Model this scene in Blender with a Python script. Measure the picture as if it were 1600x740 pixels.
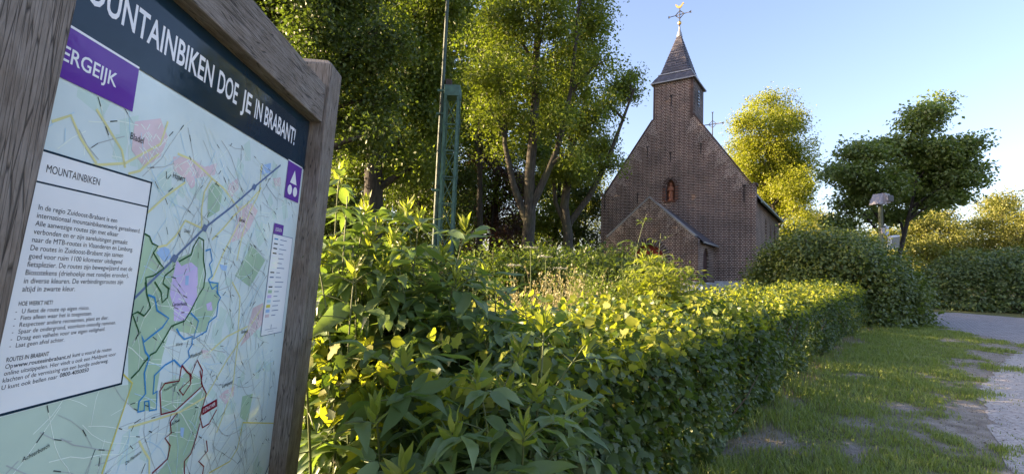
import bpy, math, random
import numpy as np
from mathutils import Vector, Matrix
from mathutils.geometry import tessellate_polygon

for _o in list(bpy.data.objects):
    bpy.data.objects.remove(_o)
SC = bpy.context.scene
COL = SC.collection

# ---------------------------------------------------------------- camera
PITCH, ROLL, CAM_H = math.radians(4.6), math.radians(2.2), 1.6
_fw = Vector((0, math.cos(PITCH), math.sin(PITCH)))
_up = Vector((0, -math.sin(PITCH), math.cos(PITCH)))
_rt = Vector((1, 0, 0))
cam_up = _up * math.cos(ROLL) - _rt * math.sin(ROLL)
cam_rt = _rt * math.cos(ROLL) + _up * math.sin(ROLL)
cam_data = bpy.data.cameras.new('camera')
cam_data.sensor_width = 36.0
cam_data.lens = 36.0 * 760.0 / 1600.0
cam_data.clip_start = 0.05
cam_data.clip_end = 3000
cam = bpy.data.objects.new('camera', cam_data)
COL.objects.link(cam)
_m = Matrix((cam_rt, cam_up, -_fw)).transposed().to_4x4()
_m.translation = (0, 0, CAM_H)
cam.matrix_world = _m
SC.camera = cam
CAM = np.array([0, 0, CAM_H])

# ---------------------------------------------------------------- sky and sun
SUN_EL = math.radians(12.5)
SUN_AZ = math.radians(-82.0)          # compass-like angle from +Y, clockwise; -90 = from the left
SUN_DIR = Vector((math.sin(SUN_AZ) * math.cos(SUN_EL), math.cos(SUN_AZ) * math.cos(SUN_EL), math.sin(SUN_EL)))
world = bpy.data.worlds.new('World')
SC.world = world
world.use_nodes = True
_nt = world.node_tree
_nt.nodes.clear()
_out = _nt.nodes.new('ShaderNodeOutputWorld')
_bg = _nt.nodes.new('ShaderNodeBackground')
_sky = _nt.nodes.new('ShaderNodeTexSky')
_sky.sky_type = 'NISHITA'
_sky.sun_disc = False
_sky.sun_elevation = SUN_EL
_sky.sun_rotation = SUN_AZ
_sky.altitude = 0
_sky.air_density = 1.0
_sky.dust_density = 2.6
_sky.ozone_density = 2.4
_bg.inputs['Strength'].default_value = 0.11
_nt.links.new(_sky.outputs[0], _bg.inputs['Color'])
_nt.links.new(_bg.outputs[0], _out.inputs['Surface'])

sun_data = bpy.data.lights.new('sun', 'SUN')
sun_data.energy = 4.6
sun_data.angle = math.radians(0.5)
sun_data.color = (1.0, 0.85, 0.50)
sun = bpy.data.objects.new('sun', sun_data)
COL.objects.link(sun)
sun.rotation_euler = SUN_DIR.to_track_quat('Z', 'Y').to_euler()

SC.view_settings.view_transform = 'Standard'
SC.view_settings.look = 'None'
SC.view_settings.gamma = 1.0
SC.view_settings.use_curve_mapping = False
SC.view_settings.exposure = 2.35
SC.view_settings.use_white_balance = True      # camera white balance set for open shade
SC.view_settings.white_balance_temperature = 7100
SC.view_settings.white_balance_tint = 27
SC.render.engine = 'CYCLES'
SC.cycles.max_bounces = 8
SC.cycles.diffuse_bounces = 5
SC.cycles.glossy_bounces = 2
SC.cycles.transmission_bounces = 5
SC.cycles.transparent_max_bounces = 4
SC.cycles.caustics_reflective = False
SC.cycles.caustics_refractive = False
SC.cycles.use_denoising = True

# ---------------------------------------------------------------- helpers
def ter(y):
    """height of the ground: level by the board, a gentle rise towards the chapel"""
    return 0.045 * min(max(y - 2.0, 0.0), 32.0)

def ter_np(y):
    return 0.045 * np.clip(y - 2.0, 0.0, 32.0)

def tag(o, label=None, cat=None, group=None, kind=None):
    if label: o['label'] = label
    if cat: o['category'] = cat
    if group: o['group'] = group
    if kind: o['kind'] = kind
    return o

def link(o, parent=None):
    COL.objects.link(o)
    if parent is not None:
        o.parent = parent
    return o

def empty(name, loc=(0, 0, 0), rz=0.0):
    o = bpy.data.objects.new(name, None)
    o.empty_display_size = 0.2
    COL.objects.link(o)
    o.location = loc
    o.rotation_euler = (0, 0, rz)
    return o

def np_mesh(name, V, F, smooth=False):
    """mesh from arrays; F is (m, k) with constant k"""
    V = np.asarray(V, np.float32)
    F = np.asarray(F, np.int32)
    me = bpy.data.meshes.new(name)
    me.vertices.add(len(V))
    me.vertices.foreach_set('co', V.ravel())
    m, k = F.shape
    me.loops.add(m * k)
    me.polygons.add(m)
    me.polygons.foreach_set('loop_start', np.arange(0, m * k, k, dtype=np.int32))
    me.loops.foreach_set('vertex_index', F.ravel())
    if smooth:
        me.polygons.foreach_set('use_smooth', np.ones(m, bool))
    me.update(calc_edges=True)
    return me

def obj_np(name, V, F, m, parent=None, smooth=False):
    me = np_mesh(name, V, F, smooth)
    me.materials.append(m)
    return link(bpy.data.objects.new(name, me), parent)

class MB:
    """collects simple solids and sheets; build() links them as one mesh object"""
    def __init__(self):
        self.v, self.f, self.s = [], [], []
    def add(self, vs, fs, smooth=False):
        n = len(self.v)
        self.v += [tuple(p) for p in vs]
        self.f += [tuple(i + n for i in f) for f in fs]
        self.s += [smooth] * len(fs)
    def box(self, x0, x1, y0, y1, z0, z1):
        self.add([(x0, y0, z0), (x1, y0, z0), (x1, y1, z0), (x0, y1, z0), (x0, y0, z1), (x1, y0, z1), (x1, y1, z1), (x0, y1, z1)],
                 [(0, 3, 2, 1), (4, 5, 6, 7), (0, 1, 5, 4), (1, 2, 6, 5), (2, 3, 7, 6), (3, 0, 4, 7)])
        return self
    def bar(self, a, b, w, h=None):
        a, b = Vector(a), Vector(b)
        h = w if h is None else h
        d = (b - a).normalized()
        t = Vector((0, 0, 1)) if abs(d.z) < 0.9 else Vector((1, 0, 0))
        s = d.cross(t).normalized() * w / 2
        u = s.normalized().cross(d).normalized() * h / 2
        self.add([a - s - u, a + s - u, a + s + u, a - s + u, b - s - u, b + s - u, b + s + u, b - s + u],
                 [(0, 3, 2, 1), (4, 5, 6, 7), (0, 1, 5, 4), (1, 2, 6, 5), (2, 3, 7, 6), (3, 0, 4, 7)])
        return self
    def tube(self, pts, rad, n=8, cap=True):
        V, F = tube_np(pts, rad, n)
        self.add([tuple(p) for p in V], [tuple(f) for f in F], True)
        if cap:
            k = len(self.v)
            self.f.append(tuple(range(k - n, k))); self.s.append(False)
            self.f.append(tuple(reversed(range(k - len(V), k - len(V) + n)))); self.s.append(False)
        return self
    def prism(self, poly, frame, d):
        """poly: 2D outline; frame(a, b, depth) -> 3D; extruded from depth 0 to d"""
        n = len(poly)
        self.add([frame(a, b, 0) for a, b in poly] + [frame(a, b, d) for a, b in poly],
                 [tuple(range(n)), tuple(reversed(range(n, 2 * n)))] + [(i, i + n, (i + 1) % n + n, (i + 1) % n) for i in range(n)])
        return self
    def build(self, name, m, parent=None, bevel=0.0):
        me = bpy.data.meshes.new(name)
        me.from_pydata(self.v, [], self.f)
        me.polygons.foreach_set('use_smooth', self.s)
        me.materials.append(m)
        me.update()
        o = link(bpy.data.objects.new(name, me), parent)
        if bevel:
            b = o.modifiers.new('bevel', 'BEVEL'); b.width = bevel; b.segments = 2; b.limit_method = 'ANGLE'
        return o

def tube_np(pts, rad, n=6):
    P = np.asarray(pts, float)
    R = np.broadcast_to(np.asarray(rad, float), (len(P),))
    T = np.gradient(P, axis=0)
    T /= np.linalg.norm(T, axis=1, keepdims=True) + 1e-9
    mz = abs(P[-1, 2] - P[0, 2]) / (np.linalg.norm(P[-1] - P[0]) + 1e-9)
    ref = np.broadcast_to(np.array([1.0, 0.13, 0]) if mz > 0.6 else np.array([0, 0.05, 1.0]), T.shape)
    A = np.cross(T, ref); A /= np.linalg.norm(A, axis=1, keepdims=True) + 1e-9
    B = np.cross(T, A)
    ang = np.linspace(0, 2 * math.pi, n, endpoint=False)
    V = (P[:, None] + R[:, None, None] * (np.cos(ang)[None, :, None] * A[:, None] + np.sin(ang)[None, :, None] * B[:, None])).reshape(-1, 3)
    i = np.arange(len(P) - 1)[:, None] * n
    j = np.arange(n)[None]
    j2 = (j + 1) % n
    F = np.stack([i + j, i + n + j, i + n + j2, i + j2], -1).reshape(-1, 4)
    return V, F

def join_np(parts):
    V, F, k = [], [], 0
    for v, f in parts:
        V.append(v); F.append(f + k); k += len(v)
    return np.concatenate(V), np.concatenate(F)

def unit(a):
    return a / (np.linalg.norm(a, axis=-1, keepdims=True) + 1e-9)

# leaf templates: x across, y along, z off the blade
LEAF_SMALL = (np.array([(0, 0, 0), (-.34, .42, .09), (0, 1, -.06), (.34, .42, .09)]), np.array([(0, 2, 1), (0, 3, 2)]))
LEAF_BROAD = (np.array([(0, 0, 0), (-.33, .2, .07), (-.42, .5, .1), (0, 1, -.12), (.42, .5, .1), (.33, .2, .07), (0, .5, 0.0)]),
              np.array([(0, 6, 1), (1, 6, 2), (2, 6, 3), (0, 5, 6), (5, 4, 6), (4, 3, 6)]))
_lob = [(0, 0), (-.12, .10), (-.36, .12), (-.26, .30), (-.48, .48), (-.24, .56), (-.22, .82), (0, 1), (.22, .82), (.24, .56), (.48, .48), (.26, .30), (.36, .12), (.12, .10)]
LEAF_LOBED = (np.array([(0, .45, -.02)] + [(x, y, .16 * abs(x) - .10 * y * y) for x, y in _lob]), np.array([(0, 1 + (i + 1) % 14, 1 + i) for i in range(14)]))
def leaflet_template(rows=7, width=0.2, curl=-0.22, fold=0.3, serr=0.02, seed=0):
    r = random.Random(seed)
    V, F = [], []
    twist = r.uniform(-.5, .5)
    for i in range(rows + 1):
        t = i / rows
        w = width * (math.sin(math.pi * min(1, t ** 0.72)) ** 0.9 if 0 < t < 1 else 0.0) + 0.002
        w += serr * (1 if i % 2 else -0.4) * (0 < t < 0.95)
        z = curl * t * t + 0.04 * math.sin(7 * t + seed)
        x = 0.05 * math.sin(3 * t + seed * 2)
        a = twist * t
        V += [(x - w * math.cos(a), t, z + w * fold - w * math.sin(a)), (x, t, z), (x + w * math.cos(a), t, z + w * fold + w * math.sin(a))]
    for i in range(rows):
        b = 3 * i
        F += [(b, b + 1, b + 4, b + 3), (b + 1, b + 2, b + 5, b + 4)]
    return np.array(V), np.array(F)

def scatter(P, D, N, S, tpl):
    """leaves at P, along D, facing N, of length S"""
    D = unit(D)
    B = unit(np.cross(D, N)); N = np.cross(B, D)
    tv, tf = tpl
    V = P[:, None] + S[:, None, None] * (tv[None, :, 0:1] * B[:, None] + tv[None, :, 1:2] * D[:, None] + tv[None, :, 2:3] * N[:, None])
    F = tf[None] + (np.arange(len(P)) * len(tv))[:, None, None]
    return V.reshape(-1, 3), F.reshape(-1, tf.shape[1])

def vnoise(x, y, seed=0):
    """value noise on arrays"""
    xi, yi = np.floor(x).astype(int), np.floor(y).astype(int)
    fx, fy = x - xi, y - yi
    fx, fy = fx * fx * (3 - 2 * fx), fy * fy * (3 - 2 * fy)
    def h(a, b):
        n = (a * 374761393 + b * 668265263 + seed * 1442695041) & 0xffffffff
        n = ((n ^ (n >> 13)) * 1274126177) & 0xffffffff
        return ((n ^ (n >> 16)) & 0xffff) / 65535.0
    return (h(xi, yi) * (1 - fx) + h(xi + 1, yi) * fx) * (1 - fy) + (h(xi, yi + 1) * (1 - fx) + h(xi + 1, yi + 1) * fx) * fy

# ---------------------------------------------------------------- materials
def mat(name):
    m = bpy.data.materials.new(name)
    m.use_nodes = True
    nt = m.node_tree
    b = nt.nodes['Principled BSDF']
    return m, nt, b

def N_(nt, t, **kw):
    n = nt.nodes.new(t)
    for k, v in kw.items():
        setattr(n, k, v)
    return n

def plain(name, rgb, rough=0.6, metal=0.0, var=0.12, scale=14.0, bump=0.0, spec=None):
    m, nt, b = mat(name)
    tc = N_(nt, 'ShaderNodeTexCoord')
    no = N_(nt, 'ShaderNodeTexNoise'); no.inputs['Scale'].default_value = scale; no.inputs['Detail'].default_value = 6
    nt.links.new(tc.outputs['Object'], no.inputs['Vector'])
    cr = N_(nt, 'ShaderNodeValToRGB')
    cr.color_ramp.elements[0].position = .3; cr.color_ramp.elements[1].position = .7
    cr.color_ramp.elements[0].color = (*[c * (1 - var) for c in rgb], 1)
    cr.color_ramp.elements[1].color = (*[min(1, c * (1 + var)) for c in rgb], 1)
    nt.links.new(no.outputs['Fac'], cr.inputs['Fac'])
    nt.links.new(cr.outputs[0], b.inputs['Base Color'])
    b.inputs['Roughness'].default_value = rough
    b.inputs['Metallic'].default_value = metal
    if spec is not None: b.inputs['Specular IOR Level'].default_value = spec
    if bump:
        bp = N_(nt, 'ShaderNodeBump'); bp.inputs['Strength'].default_value = bump; bp.inputs['Distance'].default_value = .01
        nt.links.new(no.outputs['Fac'], bp.inputs['Height']); nt.links.new(bp.outputs[0], b.inputs['Normal'])
    return m

def leaf_mat(name, c0, c1, trans=0.4, rough=0.45, tint=(1.12, 1.2, 0.38), spec=0.35, veins=False):
    """two-sided leaf: reflects c0..c1 (varies from leaf to leaf) and lets tinted light through"""
    m, nt, b = mat(name)
    geo = N_(nt, 'ShaderNodeNewGeometry')
    oi = N_(nt, 'ShaderNodeObjectInfo')
    ad = N_(nt, 'ShaderNodeMath', operation='ADD'); fr = N_(nt, 'ShaderNodeMath', operation='FRACT')
    nt.links.new(geo.outputs['Random Per Island'], ad.inputs[0]); nt.links.new(oi.outputs['Random'], ad.inputs[1])
    nt.links.new(ad.outputs[0], fr.inputs[0])
    mx = N_(nt, 'ShaderNodeMix', data_type='RGBA')
    mx.inputs['A'].default_value = (*c0, 1); mx.inputs['B'].default_value = (*c1, 1)
    nt.links.new(fr.outputs[0], mx.inputs['Factor'])
    col = mx.outputs['Result']
    if veins:
        tc = N_(nt, 'ShaderNodeTexCoord')
        wv = N_(nt, 'ShaderNodeTexNoise'); wv.inputs['Scale'].default_value = 60
        nt.links.new(geo.outputs['Position'], wv.inputs['Vector'])
        bp = N_(nt, 'ShaderNodeBump'); bp.inputs['Strength'].default_value = .25; bp.inputs['Distance'].default_value = .004
        nt.links.new(wv.outputs['Fac'], bp.inputs['Height']); nt.links.new(bp.outputs[0], b.inputs['Normal'])
    nt.links.new(col, b.inputs['Base Color'])
    b.inputs['Roughness'].default_value = rough
    b.inputs['Specular IOR Level'].default_value = spec
    tr = N_(nt, 'ShaderNodeBsdfTranslucent')
    mu = N_(nt, 'ShaderNodeMix', data_type='RGBA', blend_type='MULTIPLY')
    mu.inputs['Factor'].default_value = 1
    nt.links.new(col, mu.inputs['A']); mu.inputs['B'].default_value = (tint[0] * 1.6, tint[1] * 1.6, tint[2] * 1.6, 1)
    nt.links.new(mu.outputs['Result'], tr.inputs['Color'])
    ms = N_(nt, 'ShaderNodeMixShader'); ms.inputs['Fac'].default_value = trans
    nt.links.new(b.outputs[0], ms.inputs[1]); nt.links.new(tr.outputs[0], ms.inputs[2])
    nt.links.new(ms.outputs[0], nt.nodes['Material Output'].inputs['Surface'])
    return m

def bark_mat(name, rgb, moss=0.3):
    m, nt, b = mat(name)
    tc = N_(nt, 'ShaderNodeTexCoord')
    mp = N_(nt, 'ShaderNodeMapping'); mp.inputs['Scale'].default_value = (7, 7, 1.6)
    nt.links.new(tc.outputs['Object'], mp.inputs['Vector'])
    no = N_(nt, 'ShaderNodeTexNoise'); no.inputs['Scale'].default_value = 2.5; no.inputs['Detail'].default_value = 8
    nt.links.new(mp.outputs[0], no.inputs['Vector'])
    cr = N_(nt, 'ShaderNodeValToRGB')
    e = cr.color_ramp.elements
    e[0].position = .35; e[1].position = .68
    e[0].color = (*[c * .4 for c in rgb], 1); e[1].color = (*[c * 1.3 for c in rgb], 1)
    nt.links.new(no.outputs['Fac'], cr.inputs['Fac'])
    n2 = N_(nt, 'ShaderNodeTexNoise'); n2.inputs['Scale'].default_value = 1.1
    nt.links.new(tc.outputs['Object'], n2.inputs['Vector'])
    r2 = N_(nt, 'ShaderNodeMapRange'); r2.inputs['From Min'].default_value = .5; r2.inputs['From Max'].default_value = .7; r2.inputs['To Max'].default_value = moss
    nt.links.new(n2.outputs['Fac'], r2.inputs['Value'])
    mx = N_(nt, 'ShaderNodeMix', data_type='RGBA'); mx.inputs['B'].default_value = (.07, .085, .03, 1)
    nt.links.new(r2.outputs[0], mx.inputs['Factor']); nt.links.new(cr.outputs[0], mx.inputs['A'])
    nt.links.new(mx.outputs['Result'], b.inputs['Base Color'])
    b.inputs['Roughness'].default_value = .9
    bp = N_(nt, 'ShaderNodeBump'); bp.inputs['Strength'].default_value = .8; bp.inputs['Distance'].default_value = .03
    nt.links.new(no.outputs['Fac'], bp.inputs['Height']); nt.links.new(bp.outputs[0], b.inputs['Normal'])
    return m

def wood_mat(name, axis):
    """silver-grey weathered timber; axis = grain direction in object space"""
    m, nt, b = mat(name)
    tc = N_(nt, 'ShaderNodeTexCoord')
    sc = [85, 85, 85]; sc[axis] = 9.0
    mp = N_(nt, 'ShaderNodeMapping'); mp.inputs['Scale'].default_value = sc
    nt.links.new(tc.outputs['Object'], mp.inputs['Vector'])
    no = N_(nt, 'ShaderNodeTexNoise'); no.inputs['Scale'].default_value = 1.6; no.inputs['Detail'].default_value = 9; no.inputs['Roughness'].default_value = .65
    no.inputs['Distortion'].default_value = .6
    nt.links.new(mp.outputs[0], no.inputs['Vector'])
    cr = N_(nt, 'ShaderNodeValToRGB'); e = cr.color_ramp.elements
    e[0].position = .22; e[0].color = (.085, .072, .062, 1)
    e[1].position = .78; e[1].color = (.31, .285, .265, 1)
    k = e.new(.48); k.color = (.205, .183, .165, 1)
    nt.links.new(no.outputs['Fac'], cr.inputs['Fac'])
    sp = N_(nt, 'ShaderNodeTexNoise'); sp.inputs['Scale'].default_value = 9; sp.inputs['Detail'].default_value = 5
    nt.links.new(tc.outputs['Object'], sp.inputs['Vector'])
    mr = N_(nt, 'ShaderNodeMapRange'); mr.inputs['From Min'].default_value = .4; mr.inputs['From Max'].default_value = .7
    nt.links.new(sp.outputs['Fac'], mr.inputs['Value'])
    mx = N_(nt, 'ShaderNodeMix', data_type='RGBA', blend_type='MULTIPLY')
    mx.inputs['B'].default_value = (.72, .66, .6, 1)
    nt.links.new(mr.outputs[0], mx.inputs['Factor']); nt.links.new(cr.outputs[0], mx.inputs['A'])
    ck = N_(nt, 'ShaderNodeTexVoronoi', feature='DISTANCE_TO_EDGE')
    s2 = [26, 26, 26]; s2[axis] = .9
    m2 = N_(nt, 'ShaderNodeMapping'); m2.inputs['Scale'].default_value = s2
    nt.links.new(tc.outputs['Object'], m2.inputs['Vector']); nt.links.new(m2.outputs[0], ck.inputs['Vector'])
    cm = N_(nt, 'ShaderNodeMapRange'); cm.inputs['From Max'].default_value = .05; cm.inputs['To Min'].default_value = .2
    nt.links.new(ck.outputs['Distance'], cm.inputs['Value'])
    m3 = N_(nt, 'ShaderNodeMix', data_type='RGBA', blend_type='MULTIPLY'); m3.inputs['Factor'].default_value = 1
    nt.links.new(mx.outputs['Result'], m3.inputs['A']); nt.links.new(cm.outputs[0], m3.inputs['B'])
    nt.links.new(m3.outputs['Result'], b.inputs['Base Color'])
    b.inputs['Roughness'].default_value = .85
    hs = N_(nt, 'ShaderNodeMath', operation='ADD')
    nt.links.new(no.outputs['Fac'], hs.inputs[0]); nt.links.new(cm.outputs[0], hs.inputs[1])
    bp = N_(nt, 'ShaderNodeBump'); bp.inputs['Strength'].default_value = .7; bp.inputs['Distance'].default_value = .004
    nt.links.new(hs.outputs[0], bp.inputs['Height']); nt.links.new(bp.outputs[0], b.inputs['Normal'])
    return m

def print_mat(name, rgb, var=0.05, rough=.035):
    """ink on a glossy laminated panel, slightly wavy and grimy"""
    m, nt, b = mat(name)
    tc = N_(nt, 'ShaderNodeTexCoord')
    no = N_(nt, 'ShaderNodeTexNoise'); no.inputs['Scale'].default_value = 5; no.inputs['Detail'].default_value = 7
    nt.links.new(tc.outputs['Object'], no.inputs['Vector'])
    cr = N_(nt, 'ShaderNodeValToRGB'); e = cr.color_ramp.elements
    e[0].position = .35; e[1].position = .65
    e[0].color = (*[c * (1 - var) for c in rgb], 1); e[1].color = (*[min(1, c * (1 + var)) for c in rgb], 1)
    nt.links.new(no.outputs['Fac'], cr.inputs['Fac']); nt.links.new(cr.outputs[0], b.inputs['Base Color'])
    gr = N_(nt, 'ShaderNodeTexNoise'); gr.inputs['Scale'].default_value = 38; gr.inputs['Detail'].default_value = 8
    nt.links.new(tc.outputs['Object'], gr.inputs['Vector'])
    mr = N_(nt, 'ShaderNodeMapRange'); mr.inputs['From Min'].default_value = .35; mr.inputs['From Max'].default_value = .75
    mr.inputs['To Min'].default_value = rough; mr.inputs['To Max'].default_value = rough + .12
    nt.links.new(gr.outputs['Fac'], mr.inputs['Value']); nt.links.new(mr.outputs[0], b.inputs['Roughness'])
    b.inputs['Specular IOR Level'].default_value = .3
    bp = N_(nt, 'ShaderNodeBump'); bp.inputs['Strength'].default_value = .06; bp.inputs['Distance'].default_value = .02
    nt.links.new(no.outputs['Fac'], bp.inputs['Height']); nt.links.new(bp.outputs[0], b.inputs['Normal'])
    return m

def brick_mat(name, u, v, c1, c2, mortar, bw=.29, rh=.10, rot=0.0, ms=.018):
    """bonded brickwork; u, v = object axes that run along and up the wall"""
    m, nt, b = mat(name)
    tc = N_(nt, 'ShaderNodeTexCoord')
    sp = N_(nt, 'ShaderNodeSeparateXYZ'); cb = N_(nt, 'ShaderNodeCombineXYZ')
    nt.links.new(tc.outputs['Object'], sp.inputs[0])
    nt.links.new(sp.outputs[u], cb.inputs[0]); nt.links.new(sp.outputs[v], cb.inputs[1])
    mp = N_(nt, 'ShaderNodeMapping'); mp.inputs['Rotation'].default_value = (0, 0, rot)
    nt.links.new(cb.outputs[0], mp.inputs['Vector'])
    br = N_(nt, 'ShaderNodeTexBrick')
    br.inputs['Scale'].default_value = 1.0
    br.inputs['Brick Width'].default_value = bw; br.inputs['Row Height'].default_value = rh
    br.inputs['Mortar Size'].default_value = ms; br.inputs['Mortar Smooth'].default_value = .2
    br.inputs['Bias'].default_value = -.1
    br.inputs['Color1'].default_value = (*c1, 1); br.inputs['Color2'].default_value = (*c2, 1); br.inputs['Mortar'].default_value = (*mortar, 1)
    br.squash = .5; br.squash_frequency = 2
    nt.links.new(mp.outputs[0], br.inputs['Vector'])
    no = N_(nt, 'ShaderNodeTexNoise'); no.inputs['Scale'].default_value = .9; no.inputs['Detail'].default_value = 8
    nt.links.new(tc.outputs['Object'], no.inputs['Vector'])
    cr = N_(nt, 'ShaderNodeValToRGB'); e = cr.color_ramp.elements
    e[0].position = .3; e[0].color = (.62, .6, .6, 1); e[1].position = .7; e[1].color = (1.15, 1.05, 1.0, 1)
    nt.links.new(no.outputs['Fac'], cr.inputs['Fac'])
    mx = N_(nt, 'ShaderNodeMix', data_type='RGBA', blend_type='MULTIPLY'); mx.inputs['Factor'].default_value = 1
    nt.links.new(br.outputs['Color'], mx.inputs['A']); nt.links.new(cr.outputs[0], mx.inputs['B'])
    n2 = N_(nt, 'ShaderNodeTexNoise'); n2.inputs['Scale'].default_value = 5.5; n2.inputs['Detail'].default_value = 5; n2.inputs['Roughness'].default_value = .7
    nt.links.new(tc.outputs['Object'], n2.inputs['Vector'])
    c2r = N_(nt, 'ShaderNodeValToRGB'); e2 = c2r.color_ramp.elements
    e2[0].position = .33; e2[0].color = (.72, .70, .70, 1); e2[1].position = .68; e2[1].color = (1.3, 1.2, 1.12, 1)
    nt.links.new(n2.outputs['Fac'], c2r.inputs['Fac'])
    mx2 = N_(nt, 'ShaderNodeMix', data_type='RGBA', blend_type='MULTIPLY'); mx2.inputs['Factor'].default_value = 1
    nt.links.new(mx.outputs['Result'], mx2.inputs['A']); nt.links.new(c2r.outputs[0], mx2.inputs['B'])
    nt.links.new(mx2.outputs['Result'], b.inputs['Base Color'])
    b.inputs['Roughness'].default_value = .9
    b.inputs['Specular IOR Level'].default_value = .2
    bp = N_(nt, 'ShaderNodeBump'); bp.inputs['Strength'].default_value = .5; bp.inputs['Distance'].default_value = .01; bp.invert = True
    nt.links.new(br.outputs['Fac'], bp.inputs['Height']); nt.links.new(bp.outputs[0], b.inputs['Normal'])
    return m

def slate_mat(name, rgb):
    m, nt, b = mat(name)
    tc = N_(nt, 'ShaderNodeTexCoord')
    sp = N_(nt, 'ShaderNodeSeparateXYZ'); cb = N_(nt, 'ShaderNodeCombineXYZ')
    nt.links.new(tc.outputs['Object'], sp.inputs[0])
    ad = N_(nt, 'ShaderNodeMath', operation='ADD')
    nt.links.new(sp.outputs[0], ad.inputs[0]); nt.links.new(sp.outputs[1], ad.inputs[1])
    nt.links.new(ad.outputs[0], cb.inputs[0]); nt.links.new(sp.outputs[2], cb.inputs[1])
    br = N_(nt, 'ShaderNodeTexBrick'); br.inputs['Scale'].default_value = 1
    br.inputs['Brick Width'].default_value = .22; br.inputs['Row Height'].default_value = .14
    br.inputs['Mortar Size'].default_value = .008; br.inputs['Mortar Smooth'].default_value = .4
    br.inputs['Color1'].default_value = (*[c * .75 for c in rgb], 1); br.inputs['Color2'].default_value = (*[c * 1.3 for c in rgb], 1)
    br.inputs['Mortar'].default_value = (*[c * .3 for c in rgb], 1)
    nt.links.new(cb.outputs[0], br.inputs['Vector'])
    nt.links.new(br.outputs['Color'], b.inputs['Base Color'])
    b.inputs['Roughness'].default_value = .5
    bp = N_(nt, 'ShaderNodeBump'); bp.inputs['Strength'].default_value = .6; bp.inputs['Distance'].default_value = .015; bp.invert = True
    nt.links.new(br.outputs['Fac'], bp.inputs['Height']); nt.links.new(bp.outputs[0], b.inputs['Normal'])
    return m

# ================================================================ ground
PATH = [(2.0, 2.0), (3.4, 2.9), (4.0, 3.7), (4.3, 4.2), (4.94, 5.0), (5.69, 5.86), (6.41, 6.72), (7.74, 7.94), (9.69, 9.61), (11.3, 10.8),
        (12.2, 11.5), (12.45, 12.2), (12.65, 13.8), (12.85, 15.0), (13.4, 16.6), (14.6, 18.6), (16.6, 19.8), (18.3, 19.9), (19.6, 18.75),
        (27, 15.0), (45, 8.0), (45, 2.0)]

def edge_dist(x, y):
    """signed distance to the edge of the path on the grass side (positive on the grass)"""
    best = np.full(x.shape, 1e9)
    for (ax, ay), (bx, by) in zip(PATH[:-4], PATH[1:-3]):
        dx, dy = bx - ax, by - ay
        t = np.clip(((x - ax) * dx + (y - ay) * dy) / (dx * dx + dy * dy), 0, 1)
        d = np.hypot(x - ax - t * dx, y - ay - t * dy)
        side = np.sign((x - ax) * -dy + (y - ay) * dx) * 1.0
        best = np.where(d < np.abs(best), d * np.where((x - ax) * dy - (y - ay) * dx < 0, 1, -1), best)
    return best

HEDGE = [(-0.25, 1.75), (0.9, 3.1), (1.6, 4.0), (2.66, 5.3), (4.5, 7.5), (7.4, 10.9), (10.0, 13.7)]
def hedge_dist(x, y):
    best = np.full(x.shape, 1e9)
    for (ax, ay), (bx, by) in zip(HEDGE[:-1], HEDGE[1:]):
        dx, dy = bx - ax, by - ay
        l = math.hypot(dx, dy)
        t = np.clip(((x - ax) * dx + (y - ay) * dy) / (l * l), 0, 1)
        d = np.hypot(x - ax - t * dx, y - ay - t * dy)
        sgn = np.where((x - ax) * dy - (y - ay) * dx > 0, 1, -1)     # + = on the grass side
        best = np.where(d < np.abs(best), d * sgn, best)
    return best

BARE = [(4.0, 5.45, .6, .26), (4.85, 6.15, .45, .18), (9.3, 10.75, .9, .30), (10.9, 12.1, .9, .28), (2.5, 4.75, .4, .2), (7.6, 10.9, .7, .3), (5.5, 7.7, .4, .18), (3.1, 4.4, .3, .14), (6.9, 8.4, .5, .16), (3.55, 5.9, .35, .2)]
def grass_cover(x, y):
    n = .42 * vnoise(x * 1.5 + 7, y * 1.5, 3) + .28 * vnoise(x * 3.6, y * 3.6, 5) + .2 * vnoise(x * 8.5, y * 8.5, 8) + .1 * vnoise(x * 21, y * 21, 9)
    g = np.full(x.shape, 1.25)
    for bx, by, rx, ry in BARE:
        wx, wy = x + .35 * (vnoise(x * 2.2, y * 2.2, 12) - .5), y + .35 * (vnoise(x * 2.2, y * 2.2, 13) - .5)
        u, v = ((wx - bx) + (wy - by)) * .7071, ((wx - bx) - (wy - by)) * .7071
        g -= .8 * np.exp(-((u / rx) ** 2 + (v / ry) ** 2))
    e = edge_dist(x, y)
    g = np.minimum(g, np.clip(.22 + e * 1.5 + (n - .5) * 2.6, -1, 1.2))
    h = hedge_dist(x, y)
    g -= .7 * np.exp(-(h / .3) ** 2)
    return np.clip(.5 + (g - .5) * 1.1 + (n - .5) * 2.3, 0, 1)

def axis(lo, d0, d1, hi, n, step):
    a = np.arange(d0, d1, step)
    left = d0 - np.geomspace(step, d0 - lo, n)[::-1]
    right = d1 + np.geomspace(step, hi - d1, n)
    return np.concatenate([left, a, right])
_xs, _ys = axis(-900, 0.5, 14.0, 900, 26, .09), axis(-900, 2.0, 16.0, 900, 26, .09)
_ys = np.sort(np.unique(np.append(np.where(np.abs(_ys - 34) < 1.5, 34.0, _ys), 34.0)))
_X, _Y = np.meshgrid(_xs, _ys)
_V = np.stack([_X, _Y, ter_np(_Y)], -1).reshape(-1, 3)
_nx, _ny = len(_xs), len(_ys)
_i = (np.arange(_ny - 1)[:, None] * _nx + np.arange(_nx - 1)[None]).ravel()
_F = np.stack([_i, _i + 1, _i + 1 + _nx, _i + _nx], -1)

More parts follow.
